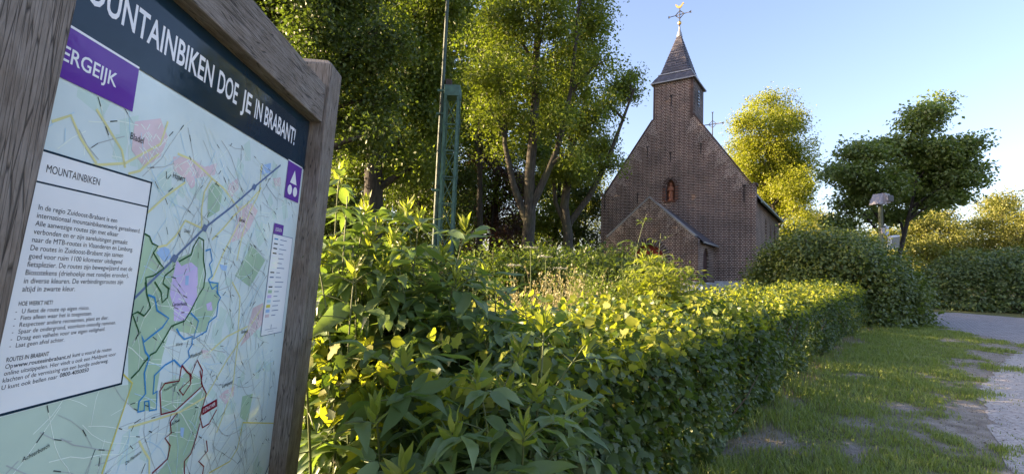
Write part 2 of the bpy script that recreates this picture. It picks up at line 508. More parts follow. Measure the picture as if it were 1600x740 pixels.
def ground_material():
    m, nt, b = mat('soil_and_turf')
    at = N_(nt, 'ShaderNodeAttribute', attribute_name='turf')
    geo = N_(nt, 'ShaderNodeNewGeometry')
    n1 = N_(nt, 'ShaderNodeTexNoise'); n1.inputs['Scale'].default_value = 6; n1.inputs['Detail'].default_value = 9
    n2 = N_(nt, 'ShaderNodeTexNoise'); n2.inputs['Scale'].default_value = 45; n2.inputs['Detail'].default_value = 6
    for n in (n1, n2): nt.links.new(geo.outputs['Position'], n.inputs['Vector'])
    soil = N_(nt, 'ShaderNodeValToRGB'); e = soil.color_ramp.elements
    e[0].position = .36; e[0].color = (.21, .17, .135, 1); e[1].position = .62; e[1].color = (.46, .405, .345, 1)
    n3 = N_(nt, 'ShaderNodeTexNoise'); n3.inputs['Scale'].default_value = 130; n3.inputs['Detail'].default_value = 4
    nt.links.new(geo.outputs['Position'], n3.inputs['Vector'])
    mxn = N_(nt, 'ShaderNodeMix', data_type='FLOAT'); mxn.inputs['Factor'].default_value = .55
    nt.links.new(n1.outputs['Fac'], mxn.inputs['A']); nt.links.new(n3.outputs['Fac'], mxn.inputs['B'])
    nt.links.new(mxn.outputs['Result'], soil.inputs['Fac'])
    turf = N_(nt, 'ShaderNodeValToRGB'); e = turf.color_ramp.elements
    e[0].position = .3; e[0].color = (.095, .105, .04, 1); e[1].position = .7; e[1].color = (.18, .185, .075, 1)
    nt.links.new(n2.outputs['Fac'], turf.inputs['Fac'])
    mx = N_(nt, 'ShaderNodeMix', data_type='RGBA')
    nt.links.new(at.outputs['Fac'], mx.inputs['Factor']); nt.links.new(soil.outputs[0], mx.inputs['A']); nt.links.new(turf.outputs[0], mx.inputs['B'])
    nt.links.new(mx.outputs['Result'], b.inputs['Base Color'])
    b.inputs['Roughness'].default_value = 1; b.inputs['Specular IOR Level'].default_value = .1
    ad = N_(nt, 'ShaderNodeMath', operation='ADD')
    nt.links.new(n1.outputs['Fac'], ad.inputs[0]); nt.links.new(n2.outputs['Fac'], ad.inputs[1])
    bp = N_(nt, 'ShaderNodeBump'); bp.inputs['Strength'].default_value = .9; bp.inputs['Distance'].default_value = .04
    nt.links.new(ad.outputs[0], bp.inputs['Height']); nt.links.new(bp.outputs[0], b.inputs['Normal'])
    return m
_me = np_mesh('ground', _V, _F)
_me.materials.append(ground_material())
_inner = (_V[:, 0] > 0) & (_V[:, 0] < 14.5) & (_V[:, 1] > 1.8) & (_V[:, 1] < 16.3)
_cov = np.ones(len(_V), np.float32)
_cov[_inner] = grass_cover(_V[_inner, 0], _V[_inner, 1])
_me.attributes.new('turf', 'FLOAT', 'POINT').data.foreach_set('value', _cov)
tag(link(bpy.data.objects.new('ground', _me)), kind='structure')

def path_material():
    m, nt, b = mat('sandy_clinker')
    geo = N_(nt, 'ShaderNodeNewGeometry')
    mp = N_(nt, 'ShaderNodeMapping'); mp.inputs['Rotation'].default_value = (0, 0, math.radians(38))
    nt.links.new(geo.outputs['Position'], mp.inputs['Vector'])
    br = N_(nt, 'ShaderNodeTexBrick'); br.inputs['Scale'].default_value = 1
    br.inputs['Brick Width'].default_value = .205; br.inputs['Row Height'].default_value = .075
    br.inputs['Mortar Size'].default_value = .007; br.inputs['Mortar Smooth'].default_value = .5
    br.inputs['Color1'].default_value = (.30, .275, .27, 1); br.inputs['Color2'].default_value = (.44, .395, .375, 1); br.inputs['Mortar'].default_value = (.115, .105, .095, 1)
    nt.links.new(mp.outputs[0], br.inputs['Vector'])
    n1 = N_(nt, 'ShaderNodeTexNoise'); n1.inputs['Scale'].default_value = 2.2; n1.inputs['Detail'].default_value = 10; n1.inputs['Roughness'].default_value = .62
    n2 = N_(nt, 'ShaderNodeTexNoise'); n2.inputs['Scale'].default_value = 26; n2.inputs['Detail'].default_value = 6
    for n in (n1, n2): nt.links.new(geo.outputs['Position'], n.inputs['Vector'])
    sand = N_(nt, 'ShaderNodeValToRGB'); e = sand.color_ramp.elements
    e[0].position = .32; e[0].color = (.34, .30, .265, 1); e[1].position = .68; e[1].color = (.60, .545, .50, 1)
    nt.links.new(n2.outputs['Fac'], sand.inputs['Fac'])
    # sand lies thick at the near end, thin on the bricks farther along
    sep = N_(nt, 'ShaderNodeSeparateXYZ'); nt.links.new(geo.outputs['Position'], sep.inputs[0])
    far = N_(nt, 'ShaderNodeMapRange'); far.inputs['From Min'].default_value = 9; far.inputs['From Max'].default_value = 13
    far.inputs['To Min'].default_value = .27; far.inputs['To Max'].default_value = -.16
    nt.links.new(sep.outputs[1], far.inputs['Value'])
    s1 = N_(nt, 'ShaderNodeMath', operation='ADD'); nt.links.new(n1.outputs['Fac'], s1.inputs[0]); nt.links.new(far.outputs[0], s1.inputs[1])
    mr = N_(nt, 'ShaderNodeMapRange'); mr.inputs['From Min'].default_value = .45; mr.inputs['From Max'].default_value = .75
    nt.links.new(s1.outputs[0], mr.inputs['Value'])
    mx = N_(nt, 'ShaderNodeMix', data_type='RGBA')
    nt.links.new(mr.outputs[0], mx.inputs['Factor']); nt.links.new(br.outputs['Color'], mx.inputs['A']); nt.links.new(sand.outputs[0], mx.inputs['B'])
    nt.links.new(mx.outputs['Result'], b.inputs['Base Color'])
    b.inputs['Roughness'].default_value = .95; b.inputs['Specular IOR Level'].default_value = .15
    ad = N_(nt, 'ShaderNodeMath', operation='ADD')
    nt.links.new(n2.outputs['Fac'], ad.inputs[0]); nt.links.new(n1.outputs['Fac'], ad.inputs[1])
    bp = N_(nt, 'ShaderNodeBump'); bp.inputs['Strength'].default_value = .8; bp.inputs['Distance'].default_value = .035
    nt.links.new(ad.outputs[0], bp.inputs['Height']); nt.links.new(bp.outputs[0], b.inputs['Normal'])
    return m
def ragged(poly, n_edges, amp, seed):
    r = random.Random(seed); out = []
    for k, (a, c) in enumerate(zip(poly, poly[1:] + poly[:1])):
        out.append(a)
        if k < n_edges:
            L = math.dist(a, c); n = max(1, int(L / .16))
            for j in range(1, n):
                t = j / n; o = r.uniform(-amp, amp)
                out.append((a[0] + (c[0] - a[0]) * t - o * (c[1] - a[1]) / L, a[1] + (c[1] - a[1]) * t + o * (c[0] - a[0]) / L))
    return out
_pp = ragged(PATH, len(PATH) - 4, .06, 4)
_tri = tessellate_polygon([[Vector((x, y, 0)) for x, y in _pp]])
_pv = [(x, y, ter(y) + .005) for x, y in _pp] + [(2, 2, .005), (45, 2, .005), (45, -30, .005), (-6, -30, .005)]
_n = len(_pp)
_pf = [tuple(t) for t in _tri] + [(_n, _n + 3, _n + 2, _n + 1)]
_pm = bpy.data.meshes.new('path'); _pm.from_pydata(_pv, [], _pf); _pm.materials.append(path_material()); _pm.update()
for p in _pm.polygons:
    if p.normal.z < 0: p.flip()
tag(link(bpy.data.objects.new('path', _pm)), kind='structure')

# ================================================================ chapel
M_BRICK_F = brick_mat('brick_front', 0, 2, (.066, .036, .031), (.135, .068, .052), (.50, .45, .42))
M_BRICK_S = brick_mat('brick_side', 1, 2, (.085, .052, .045), (.14, .080, .064), (.42, .38, .35))
M_SLOPE_R = brick_mat('brick_tumbled_right', 0, 2, (.062, .035, .031), (.12, .062, .05), (.52, .47, .44), rot=math.radians(-37), ms=.028)
M_SLOPE_L = brick_mat('brick_tumbled_left', 0, 2, (.062, .035, .031), (.12, .062, .05), (.52, .47, .44), rot=math.radians(37), ms=.028)
M_BRICK_ONE = plain('brick_single', (.10, .062, .054), .9, var=.35, scale=3)
M_MORTAR = plain('lime_mortar', (.42, .39, .37), .95, var=.15)
M_REDBRICK = plain('red_brick_trim', (.21, .085, .055), .9, var=.3, scale=6)
M_SLATE = slate_mat('slate', (.085, .08, .095))
M_LEAD = plain('lead_sheet', (.30, .31, .33), .45, var=.2, metal=.3)
M_COPPER = plain('verdigris_gutter', (.20, .27, .25), .6, var=.2)
M_PLINTH = plain('whitewashed_plinth', (.52, .52, .54), .9, var=.18, scale=5, bump=.4)
M_REDDOOR = plain('oxblood_door', (.26, .018, .012), .5, var=.2, scale=4)
M_DARKDOOR = plain('brown_door', (.055, .022, .02), .5, var=.2, scale=4)
M_IRON = plain('wrought_iron', (.018, .018, .022), .5, var=.2, metal=.5)
M_GOLD = plain('gilding', (.75, .46, .14), .35, var=.1, metal=.9)
M_GLASS = plain('leaded_glass', (.012, .013, .016), .12, var=.3)
M_TERRA = plain('terracotta_statue', (.36, .13, .07), .8, var=.25, scale=18)
M_STONE = plain('stone_step', (.42, .41, .40), .9, var=.15, scale=6)

YAW = math.radians(-34.9)
CH = empty('chapel', (9.85, 30.0, 0.0), YAW)
tag(CH, 'small dark brick chapel with a slate spire, red arched door and side porch', 'church')
Z0, W, ZS, L = 1.30, 4.73, 7.40, 10.8
TW, ZTF, ZT, TD = 1.24, 11.96, 14.37, 2.6          # tower half width, foot, eaves, depth

def arch(cx, z0, hw, zs, n=10, pointed=False):
    """outline of an arched opening, bottom left first, counter-clockwise"""
    pts = [(cx - hw, z0), (cx + hw, z0), (cx + hw, zs)]
    for k in range(1, n):
        a = math.pi * k / n
        if pointed:
            r = 2 * hw * .95
            if k < n / 2: t = (k / (n / 2)) * math.radians(61); pts.append((cx + hw - r + r * math.cos(t), zs + r * math.sin(t)))
            elif k == n / 2: pts.append((cx, zs + r * math.sin(math.radians(61.5))))
            else: t = ((n - k) / (n / 2)) * math.radians(61); pts.append((cx - hw + r - r * math.cos(t), zs + r * math.sin(t)))
        else:
            pts.append((cx + hw * math.cos(a), zs + hw * math.sin(a)))
    pts.append((cx - hw, zs))
    return pts

def wall_sheet(mb, outer, holes, frame, reveal):
    """wall face with real openings; frame(a, b, depth) maps to 3D, reveals go to depth=reveal"""
    loops = [outer] + holes
    flat = [p for l in loops for p in l]
    tris = tessellate_polygon([[Vector((a, b, 0)) for a, b in l] for l in loops])
    mb.add([frame(a, b, 0) for a, b in flat], [tuple(t) for t in tris])
    for h in holes:
        n = len(h)
        mb.add([frame(a, b, 0) for a, b in h] + [frame(a, b, reveal) for a, b in h], [(i, (i + 1) % n, (i + 1) % n + n, i + n) for i in range(n)])

def fix_normals(o):
    import bmesh
    bm = bmesh.new(); bm.from_mesh(o.data)
    bmesh.ops.remove_doubles(bm, verts=bm.verts, dist=1e-4)
    bmesh.ops.recalc_face_normals(bm, faces=bm.faces)
    bm.to_mesh(o.data); bm.free()
    return o

# front gable with its niche
niche = arch(-.09, 6.66, .29, 7.55, pointed=True)
slope = (ZTF - ZS) / (W - TW)
outer = [(-W, Z0), (W, Z0), (W, ZS), (W - .32, ZS), (TW, ZTF), (TW, ZT), (-TW, ZT), (-TW, ZTF), (-W + .32, ZS), (-W, ZS)]
mb = MB()
wall_sheet(mb, outer, [niche], lambda a, b, d: (a, d, b), .3)
n = len(outer)
mb.add([(a, 0, b) for a, b in outer] + [(a, .55, b) for a, b in outer], [(i, i + n, (i + 1) % n + n, (i + 1) % n) for i in range(n)])
mb.add([(a, .55, b) for a, b in outer], [tuple(t) for t in tessellate_polygon([[Vector((a, b, 0)) for a, b in outer]])])
fw_ = fix_normals(mb.build('front_wall', M_BRICK_F, CH))
MB().prism([(a, b) for a, b in niche], lambda a, b, d: (a, .30 + d, b), .02).build('niche_back', M_REDBRICK, fw_)
# statue in the niche: draped figure with a head on a small foot
def lathe(mb, prof, cx, cy, n=12, sx=1.0, sy=1.0):
    V = []
    for r, z in prof:
        for k in range(n):
            a = 2 * math.pi * k / n
            V.append((cx + r * sx * math.cos(a), cy + r * sy * math.sin(a), z))
    F = [(i * n + k, i * n + (k + 1) % n, (i + 1) * n + (k + 1) % n, (i + 1) * n + k) for i in range(len(prof) - 1) for k in range(n)]
    mb.add(V, F, True)
mb = MB()
lathe(mb, [(.01, 6.68), (.19, 6.68), (.19, 6.76), (.13, 6.78), (.16, 6.95), (.145, 7.2), (.17, 7.42), (.15, 7.55), (.06, 7.6), (.055, 7.63), (.085, 7.68), (.09, 7.74), (.06, 7.81), (.005, 7.83)], -.09, .15, 12, 1, .75)
for s in (-1, 1):
    mb.tube([(-.09 + s * .16, .13, 7.48), (-.09 + s * .17, .07, 7.3), (-.09 + s * .04, .01, 7.32)], [.05, .045, .03], 6)
mb.build('statue', M_TERRA, fw_)
# brick surround of the niche
for k in range(len(niche)):
    (a0, b0), (a1, b1) = niche[k], niche[(k + 1) % len(niche)]
    if b0 == b1 == 6.66:
        MB().box(-.09 - .36, -.09 + .36, -.07, .0, 6.58, 6.655).build('niche_sill', M_REDBRICK, fw_); continue
    dx, dz = a1 - a0, b1 - b0; l = math.hypot(dx, dz)
    nx_, nz_ = dz / l, -dx / l
    cnt = max(1, round(l / .085))
    for j in range(cnt):
        t0, t1 = (j + .08) / cnt, (j + .92) / cnt
        q = [(a0 + dx * t0, b0 + dz * t0), (a0 + dx * t1, b0 + dz * t1)]
        q += [(q[1][0] + nx_ * .2, q[1][1] + nz_ * .2), (q[0][0] + nx_ * .2, q[0][1] + nz_ * .2)]
        MB().prism(q, lambda a, b, d: (a, -.022 + d, b), .02).build('brick', M_REDBRICK if j % 2 else M_BRICK_ONE, fw_)
# tumbled-in brick triangles along the gable slopes
for sgn, mm in ((-1, M_SLOPE_L), (1, M_SLOPE_R)):
    for k in range(6):
        t0, t1 = k / 6, (k + 1) / 6
        A = (W - .32 - (W - .32 - TW) * t0, ZS + (ZTF - ZS) * t0); B = (W - .32 - (W - .32 - TW) * t1, ZS + (ZTF - ZS) * t1)
        d = Vector((B[0] - A[0], B[1] - A[1])); nn = Vector((d.y, -d.x)).normalized()
        if nn.x > 0: nn = -nn
        Cc = (Vector(A) + d * .18) + nn * 1.0
        poly = [(sgn * A[0], A[1]), (sgn * B[0], B[1]), (sgn * Cc[0], Cc[1])]
        fix_normals(MB().prism(poly, lambda a, b, dd: (a, -.004 + dd, b), .003).build('tumbled_bricks', mm, fw_))
# coping bricks on edge along the slopes, corbels at the shoulders
for sgn in (-1, 1):
    d = Vector((TW - (W - .32), ZTF - ZS)); Ln = d.length; d.normalize(); nn = Vector((d.y, -d.x))
    if nn.y < 0: nn = -nn
    cp = [(sgn * (W - .30), ZS), (sgn * TW, ZTF + .02), (sgn * (TW + nn.x * .09), ZTF + .02 + nn.y * .09), (sgn * (W - .30 + nn.x * .09), ZS + nn.y * .09)]
    fix_normals(MB().prism(cp, lambda a, b, dd: (a, -.03 + dd, b), .62).build('gable_coping', M_BRICK_ONE, fw_))
    MB().box(sgn * W - .05 if sgn > 0 else -W - .08, sgn * W + .08 if sgn > 0 else -W + .05, -.045, .6, ZS - .10, ZS + .02).build('kneeler', M_BRICK_ONE, fw_)
# wall ties
for a, z0, z1 in ((-4.46, 6.35, 7.6), (4.13, 6.3, 7.35), (-1.57, 9.6, 10.3), (-.09, 9.1, 9.75), (1.73, 9.4, 10.1), (-.09, 12.75, 13.45), (-2.2, 6.6, 7.3)):
    MB().bar((a, -.02, z0), (a, -.02, z1), .05, .03).bar((a - .1, -.02, z1 - .04), (a + .1, -.02, z1 - .04), .03, .035).build('wall_anchor', M_IRON, fw_)
# plinth of the front and the right side
MB().box(2.56, W + .06, -.06, .0, Z0 - .3, 1.78).build('plinth', M_PLINTH, CH)
MB().box(W, W + .06, .003, L, Z0 - .3, 1.775).build('plinth', M_PLINTH, CH)
MB().box(-W - .06, -2.92, -.06, 0, Z0 - .3, 1.78).build('plinth', M_PLINTH, CH)

# side walls, apse end, roof
wins = [arch(t, 3.85, .33, 5.35, pointed=True) for t in (4.1, 8.5)]
blind = arch(6.35, 4.75, .2, 5.45, pointed=True)
mb = MB(); wall_sheet(mb, [(0.55, Z0), (L, Z0), (L, 6.45), (.55, 6.45)], wins + [blind], lambda a, b, d: (W - .002 - d, a, b), .28)
sw = fix_normals(mb.build('side_wall', M_BRICK_S, CH))
for wd in wins:
    g = MB().prism(wd, lambda a, b, d: (W - .26 + d, a, b), -.02).build('window', M_GLASS, sw)
    fix_normals(g)
    c = sum(p[0] for p in wd[:2]) / 2
    fm = MB()
    for k in range(7): fm.bar((W - .24, c - .32, 4.05 + .28 * k), (W - .24, c + .32, 4.05 + .28 * k), .025)
    for s in (-.11, .11): fm.bar((W - .235, c + s, 3.87), (W - .235, c + s, 5.75), .025)
    fm.build('glazing_bars', M_IRON, g)
    MB().box(W - .03, W + .07, c - .42, c + .42, 3.75, 3.85).build('sill', M_STONE, g)
fix_normals(MB().prism(blind, lambda a, b, d: (W - .25 + d, a, b), -.02).build('niche_back', M_PLINTH, sw))
MB().box(-W + .002, -W + .3, .55, L, Z0, 6.45).build('side_wall', M_BRICK_S, CH)
# polygonal choir behind the nave
ap = [(W, L), (W - 1.9, L + 2.9), (-W + 1.9, L + 2.9), (-W, L)]
mb = MB()
mb.add([(x, y, Z0) for x, y in ap] + [(x, y, 6.45) for x, y in ap], [(0, 1, 5, 4), (1, 2, 6, 5), (2, 3, 7, 6)])
mb.build('choir_wall', M_BRICK_S, CH)
RZ = 6.42 + slope * (W + .25)
rf = MB()
e = W + .25
rf.add([(e, .5, 6.42), (e, L, 6.42), (0, L, RZ), (0, .5, RZ), (-e, .5, 6.42), (-e, L, 6.42), (W - 1.75, L + 3.15, 6.42), (-W + 1.75, L + 3.15, 6.42)],
       [(0, 1, 2, 3), (3, 2, 5, 4), (1, 6, 2), (6, 7, 2), (7, 5, 2)])
roof = rf.build('roof', M_SLATE, CH)
gt = MB(); gt.bar((e + .03, .45, 6.40), (e + .03, L + .05, 6.40), .13, .11); gt.bar((e, L, 6.40), (W - 1.72, L + 3.2, 6.40), .12, .11)
gt.build('gutter', M_COPPER, roof)
MB().bar((0, .5, RZ + .02), (0, L, RZ + .02), .25, .1).build('ridge_cap', M_LEAD, roof)
# cross on the choir end of the roof
def cross(mb, x, y, z, h, w, flower=True):
    mb.tube([(x, y, z - .3), (x, y, z + h)], [.05, .032], 6)
    c = z + h * .62
    mb.tube([(x - w, y, c), (x + w, y, c)], [.035, .035], 6)
    for dx, dz in ((1, 0), (-1, 0), (0, 1)):
        ex, ez = x + dx * w, c + dz * (h * .38)
        for a in (-.5, 0, .5):
            ux, uz = (math.cos(a) * dx - math.sin(a) * dz), (math.sin(a) * dx + math.cos(a) * dz)
            mb.tube([(ex - ux * .03, y, ez - uz * .03), (ex + ux * .16, y, ez + uz * .16)], [.03, .018], 5)
    r = w * .42
    for k in range(4):
        a0, a1 = math.pi / 2 * k, math.pi / 2 * (k + 1)
        mb.tube([(x + r * math.cos(a0), y, c + r * math.sin(a0)), (x + r * math.cos(a1), y, c + r * math.sin(a1))], [.022, .022], 6)
mb = MB(); cross(mb, 0, L, RZ + .2, 2.35, .72); lathe(mb, [(.2, RZ - .05), (.12, RZ + .2), (.05, RZ + .6), (.03, RZ + .7)], 0, L, 8)
mb.build('choir_cross', M_IRON, roof)

# tower
tw = MB()
tw.add([(TW, .002, ZTF - 1.5), (TW, TD, ZTF - 1.5), (TW, TD, ZT), (TW, .002, ZT)], [(0, 1, 2, 3)])
tw.add([(-TW, .002, ZTF - 1.5), (-TW, TD, ZTF - 1.5), (-TW, TD, ZT), (-TW, .002, ZT)], [(0, 3, 2, 1)])
tw.add([(TW, TD, ZTF - 1.5), (-TW, TD, ZTF - 1.5), (-TW, TD, ZT), (TW, TD, ZT)], [(0, 1, 2, 3)])
M_BOARDS = brick_mat('slate_hung_tower', 1, 2, (.12, .115, .125), (.20, .19, .20), (.07, .065, .07), bw=.3, rh=.19, ms=.012)
tower = tw.build('tower_wall', M_BOARDS, CH)
tg = MB()
tg.prism(arch(TD * .5, 12.85, .17, 13.75), lambda a, b, d: (TW + .002 + d, a, b), .03)
fix_normals(tg.build('louvre_opening', M_GLASS, tower))
for z in (12.95, 13.15, 13.35, 13.55, 13.72):
    MB().bar((TW + .05, TD * .5 - .16, z), (TW + .05, TD * .5 + .16, z), .05, .02).build('louvre', M_LEAD, tower)
MB().box(TW - .16, TW + .012, -.012, .15, ZTF - .2, ZT - .05).box(-TW - .012, -TW + .1, -.012, .15, ZTF + .02, ZT - .05).build('corner_bricks', M_BRICK_ONE, tower)
# spire: flared skirt and steep pyramid in slate courses
cy = TD / 2
def ring(hw, hd, z): return [(-hw, cy - hd, z), (hw, cy - hd, z), (hw, cy + hd, z), (-hw, cy + hd, z)]
prof = [(TW + .13, cy + .13, ZT - .06), (TW + .13, cy + .13, ZT), (TW - .02, cy, ZT + .26), (1.0, 1.03, ZT + .60)]
sk = MB(); rv = [p for hw, hd, z in prof for p in ring(hw, hd, z)]
sk.add(rv, [(4 * i + k, 4 * i + (k + 1) % 4, 4 * i + 4 + (k + 1) % 4, 4 * i + 4 + k) for i in range(len(prof) - 1) for k in range(4)])
sk.add(ring(*prof[0]), [(3, 2, 1, 0)])
spire = sk.build('spire', M_SLATE, CH)
ZA = 18.2
nrow = 17
for i in range(nrow):                       # each slate course laps the one below
    t0, t1 = i / nrow, (i + 1.12) / nrow
    z0, z1 = ZT + .60 + (ZA - ZT - .60) * t0, ZT + .60 + (ZA - ZT - .60) * min(t1, 1)
    h0, h1 = 1.0 * (1 - t0) + .035, 1.0 * (1 - min(t1, 1)) + .012
    def octo(h, z):                            # chamfered square
        c = h * .16
        return [(-h + c, cy - h, z), (h - c, cy - h, z), (h, cy - h + c, z), (h, cy + h - c, z), (h - c, cy + h, z), (-h + c, cy + h, z), (-h, cy + h - c, z), (-h, cy - h + c, z)]
    m_ = MB(); m_.add(octo(h0, z0) + octo(h1, z1), [(k, (k + 1) % 8, (k + 1) % 8 + 8, k + 8) for k in range(8)] + [tuple(reversed(range(8)))])
    m_.build('slate_course', M_SLATE, spire)
mb = MB()
for k in range(4):
    a, b_ = ring(1.02, 1.05, ZT + .62)[k], ring(1.02, 1.05, ZT + .62)[(k + 1) % 4]
    mb.bar(a, b_, .06, .06)
    a2, b2 = ring(TW + .14, cy + .14, ZT - .03)[k], ring(TW + .14, cy + .14, ZT - .03)[(k + 1) % 4]
    mb.bar(a2, b2, .06, .07)
mb.build('lead_flashing', M_LEAD, spire)
mb = MB(); lathe(mb, [(.20, ZA - .42), (.15, ZA - .15), (.075, ZA + .05), (.05, ZA + .3)], 0, cy, 10); mb.build('lead_cap', M_LEAD, spire)
ZX = 17.9
mb = MB(); lathe(mb, [(.07, ZX), (.05, ZX + .25), (.035, ZX + .8), (.025, ZX + 1.9)], 0, cy, 8)
c = ZX + 1.45
for sx in (-1, 1):
    mb.tube([(0, cy, c), (sx * .68, cy, c)], [.025, .022], 6)
    for a in (-.6, 0, .6):
        mb.tube([(sx * .62, cy, c), (sx * (.62 + .15 * math.cos(a)), cy, c + .15 * math.sin(a))], [.03, .02], 5)
for k in range(4):
    a0, a1 = math.pi / 2 * k, math.pi / 2 * (k + 1)
    mb.tube([(.28 * math.cos(a0), cy, c + .28 * math.sin(a0)), (.28 * math.cos(a1), cy, c + .28 * math.sin(a1))], [.028, .028], 6)
crs = mb.build('spire_cross', M_IRON, spire)
mb = MB(); lathe(mb, [(.01, ZX + .72), (.10, ZX + .77), (.125, ZX + .86), (.10, ZX + .95), (.01, ZX + 1.0)], 0, cy, 12); mb.build('gilt_ball', M_GOLD, crs)
cock = [(-.26, .20), (-.2, .08), (-.08, 0), (.06, 0), (.16, .10), (.22, .24), (.30, .23), (.26, .30), (.2, .34), (.14, .26), (.05, .15), (-.06, .14), (-.16, .22), (-.24, .32), (-.31, .30)]
fix_normals(MB().prism([(a, ZX + 1.9 + b) for a, b in cock], lambda a, b, d: (a, cy - .03 + d, b), .06).build('weathercock', M_GOLD, crs))

# porch
PD, PL, PR = 3.6, -2.85, 2.5
PC = (PL + PR) / 2
PZ, PA = 3.95, 6.30
door = arch(-.2, Z0, .92, 2.75)
outer = [(PL, Z0), (PR, Z0), (PR, PZ), (PR - .2, PZ + .12), (PC + .12, PA), (PC - .12, PA), (PL + .2, PZ + .12), (PL, PZ)]
mb = MB(); wall_sheet(mb, outer, [door], lambda a, b, d: (a, -PD + d, b), .35)
n = len(outer)
mb.add([(a, -PD, b) for a, b in outer] + [(a, -PD + .4, b) for a, b in outer], [(i, i + n, (i + 1) % n + n, (i + 1) % n) for i in range(1, n)])
mb.add([(a, -PD + .4, b) for a, b in outer], [tuple(t) for t in tessellate_polygon([[Vector((a, b, 0)) for a, b in l] for l in (outer, door)])][:0] or [])
porch = fix_normals(mb.build('porch', M_BRICK_F, CH))
rd = fix_normals(MB().prism(door, lambda a, b, d: (a, -PD + .30 + d, b), .05).build('door', M_REDDOOR, porch))
for k in range(6):
    MB().box(-.2 - .9 + .3 * k + .01, -.2 - .9 + .3 * (k + 1) - .01, -PD + .275, -PD + .30, Z0 + .02, 2.75 + math.sqrt(max(0, .92 ** 2 - max(abs(-.9 + .3 * k), abs(-.9 + .3 * (k + 1))) ** 2)) - .02).build('plank', M_REDDOOR, rd)
for k in range(23):                           # voussoirs of the door arch, white joints between them
    a0, a1 = math.pi * (k + .14) / 23, math.pi * (k + .86) / 23
    q = [(-.2 + r * math.cos(a), 2.75 + r * math.sin(a)) for r, a in ((.93, a0), (1.27, a0), (1.27, a1), (.93, a1))]
    fix_normals(MB().prism(q, lambda a, b, d: (a, -PD - .022 + d, b), .018).build('voussoir', M_BRICK_ONE, porch))
rim = [(-.2 + 1.28 * math.cos(math.pi * k / 24), 2.75 + 1.28 * math.sin(math.pi * k / 24)) for k in range(25)] + [(-.2 + .92 * math.cos(math.pi * k / 24), 2.75 + .92 * math.sin(math.pi * k / 24)) for k in range(24, -1, -1)]
m_ = MB(); m_.add([(a, -PD - .003, b) for a, b in rim], [(k, k + 1, 48 - k, 49 - k) for k in range(24)]); fix_normals(m_.build('arch_joint', M_MORTAR, porch))
for sgn, mm in ((-1, M_SLOPE_L), (1, M_SLOPE_R)):
    for k in range(5):
        t0, t1 = k / 5, (k + 1) / 5
        hx = (PR - PL) / 2 - .2
        A = (PC + sgn * (hx + (.12 - hx) * t0), PZ + .12 + (PA - PZ - .12) * t0); B = (PC + sgn * (hx + (.12 - hx) * t1), PZ + .12 + (PA - PZ - .12) * t1)
        d = Vector(B) - Vector(A); nn = Vector((d.y, -d.x)).normalized()
        if nn.y > 0: nn = -nn
        Cc = Vector(A) + d * .2 + nn * .62
        fix_normals(MB().prism([A, B, tuple(Cc)], lambda a, b, dd: (a, -PD - .004 + dd, b), .003).build('tumbled_bricks', mm, porch))
# porch side with its narrow door
sd = arch(-PD + 1.75, Z0 + .35, .62, 2.95)
mb = MB(); wall_sheet(mb, [(-PD + .003, Z0), (0, Z0), (0, 3.85), (-PD + .003, 3.85)], [sd], lambda a, b, d: (PR - .002 - d, a, b), .12)
ps = fix_normals(mb.build('porch_side', M_BRICK_S, CH))
dd_ = fix_normals(MB().prism(sd, lambda a, b, d: (PR - .105 + d, a, b), -.05).build('door', M_DARKDOOR, ps))
dd_['label'] = 'narrow brown side door under a round arch'
MB().tube([(PR - .1, -PD + 2.2, 2.45), (PR - .04, -PD + 2.2, 2.45), (PR - .04, -PD + 2.08, 2.45)], .012, 6).build('handle', M_IRON, dd_)
MB().box(PL + .003, PL + .3, -PD + .41, 0, Z0, 3.85).build('porch_side', M_BRICK_S, CH)
ps_slope = (PA - .28 - 3.82) / ((PR - PL) / 2 + .2)
pr = MB(); xe0, xe1 = PL - .2, PR + .2
pr.add([(xe1, -PD + .35, 3.80), (xe1, -.002, 3.80), (PC, -.002, PA - .25), (PC, -PD + .35, PA - .25), (xe0, -.002, 3.80), (xe0, -PD + .35, 3.80),
        (xe1, -PD + .35, 3.86), (xe1, -.002, 3.86), (PC, -.002, PA - .18), (PC, -PD + .35, PA - .18), (xe0, -.002, 3.86), (xe0, -PD + .35, 3.86)],
       [(0, 1, 2, 3), (3, 2, 4, 5), (6, 9, 8, 7), (9, 11, 10, 8), (0, 6, 7, 1), (4, 10, 11, 5), (0, 3, 9, 6), (3, 5, 11, 9)])
pr_o = fix_normals(pr.build('porch_roof', M_SLATE, CH))
MB().bar((xe1 + .05, -PD + .3, 3.78), (xe1 + .05, -.01, 3.78), .10, .09).build('gutter', M_LEAD, pr_o)
for sgn, x1 in ((1, PR), (-1, PL)):
    q = [(x1 - sgn * .18, PZ + .11), (PC, PA - .02 + .0), (PC, PA + .08), (x1 - sgn * .12, PZ + .20)]
    fix_normals(MB().prism(q, lambda a, b, d: (a, -PD - .04 + d, b), .5).build('gable_coping', M_LEAD, pr_o))
for _b in ((PR, PR + .06, -PD - .06, -.06, Z0 - .3, 1.66), (PL - .06, -1.15, -PD - .06, -PD, Z0 - .3, 1.70), (.75, PR, -PD - .06, -PD, Z0 - .3, 1.70)):
    MB().box(*_b).build('plinth', M_PLINTH, CH)
MB().box(PR + .06, PR + .8, -PD + 1.0, -PD + 2.5, Z0 - .3, 1.6).build('doorstep', M_STONE, ps)
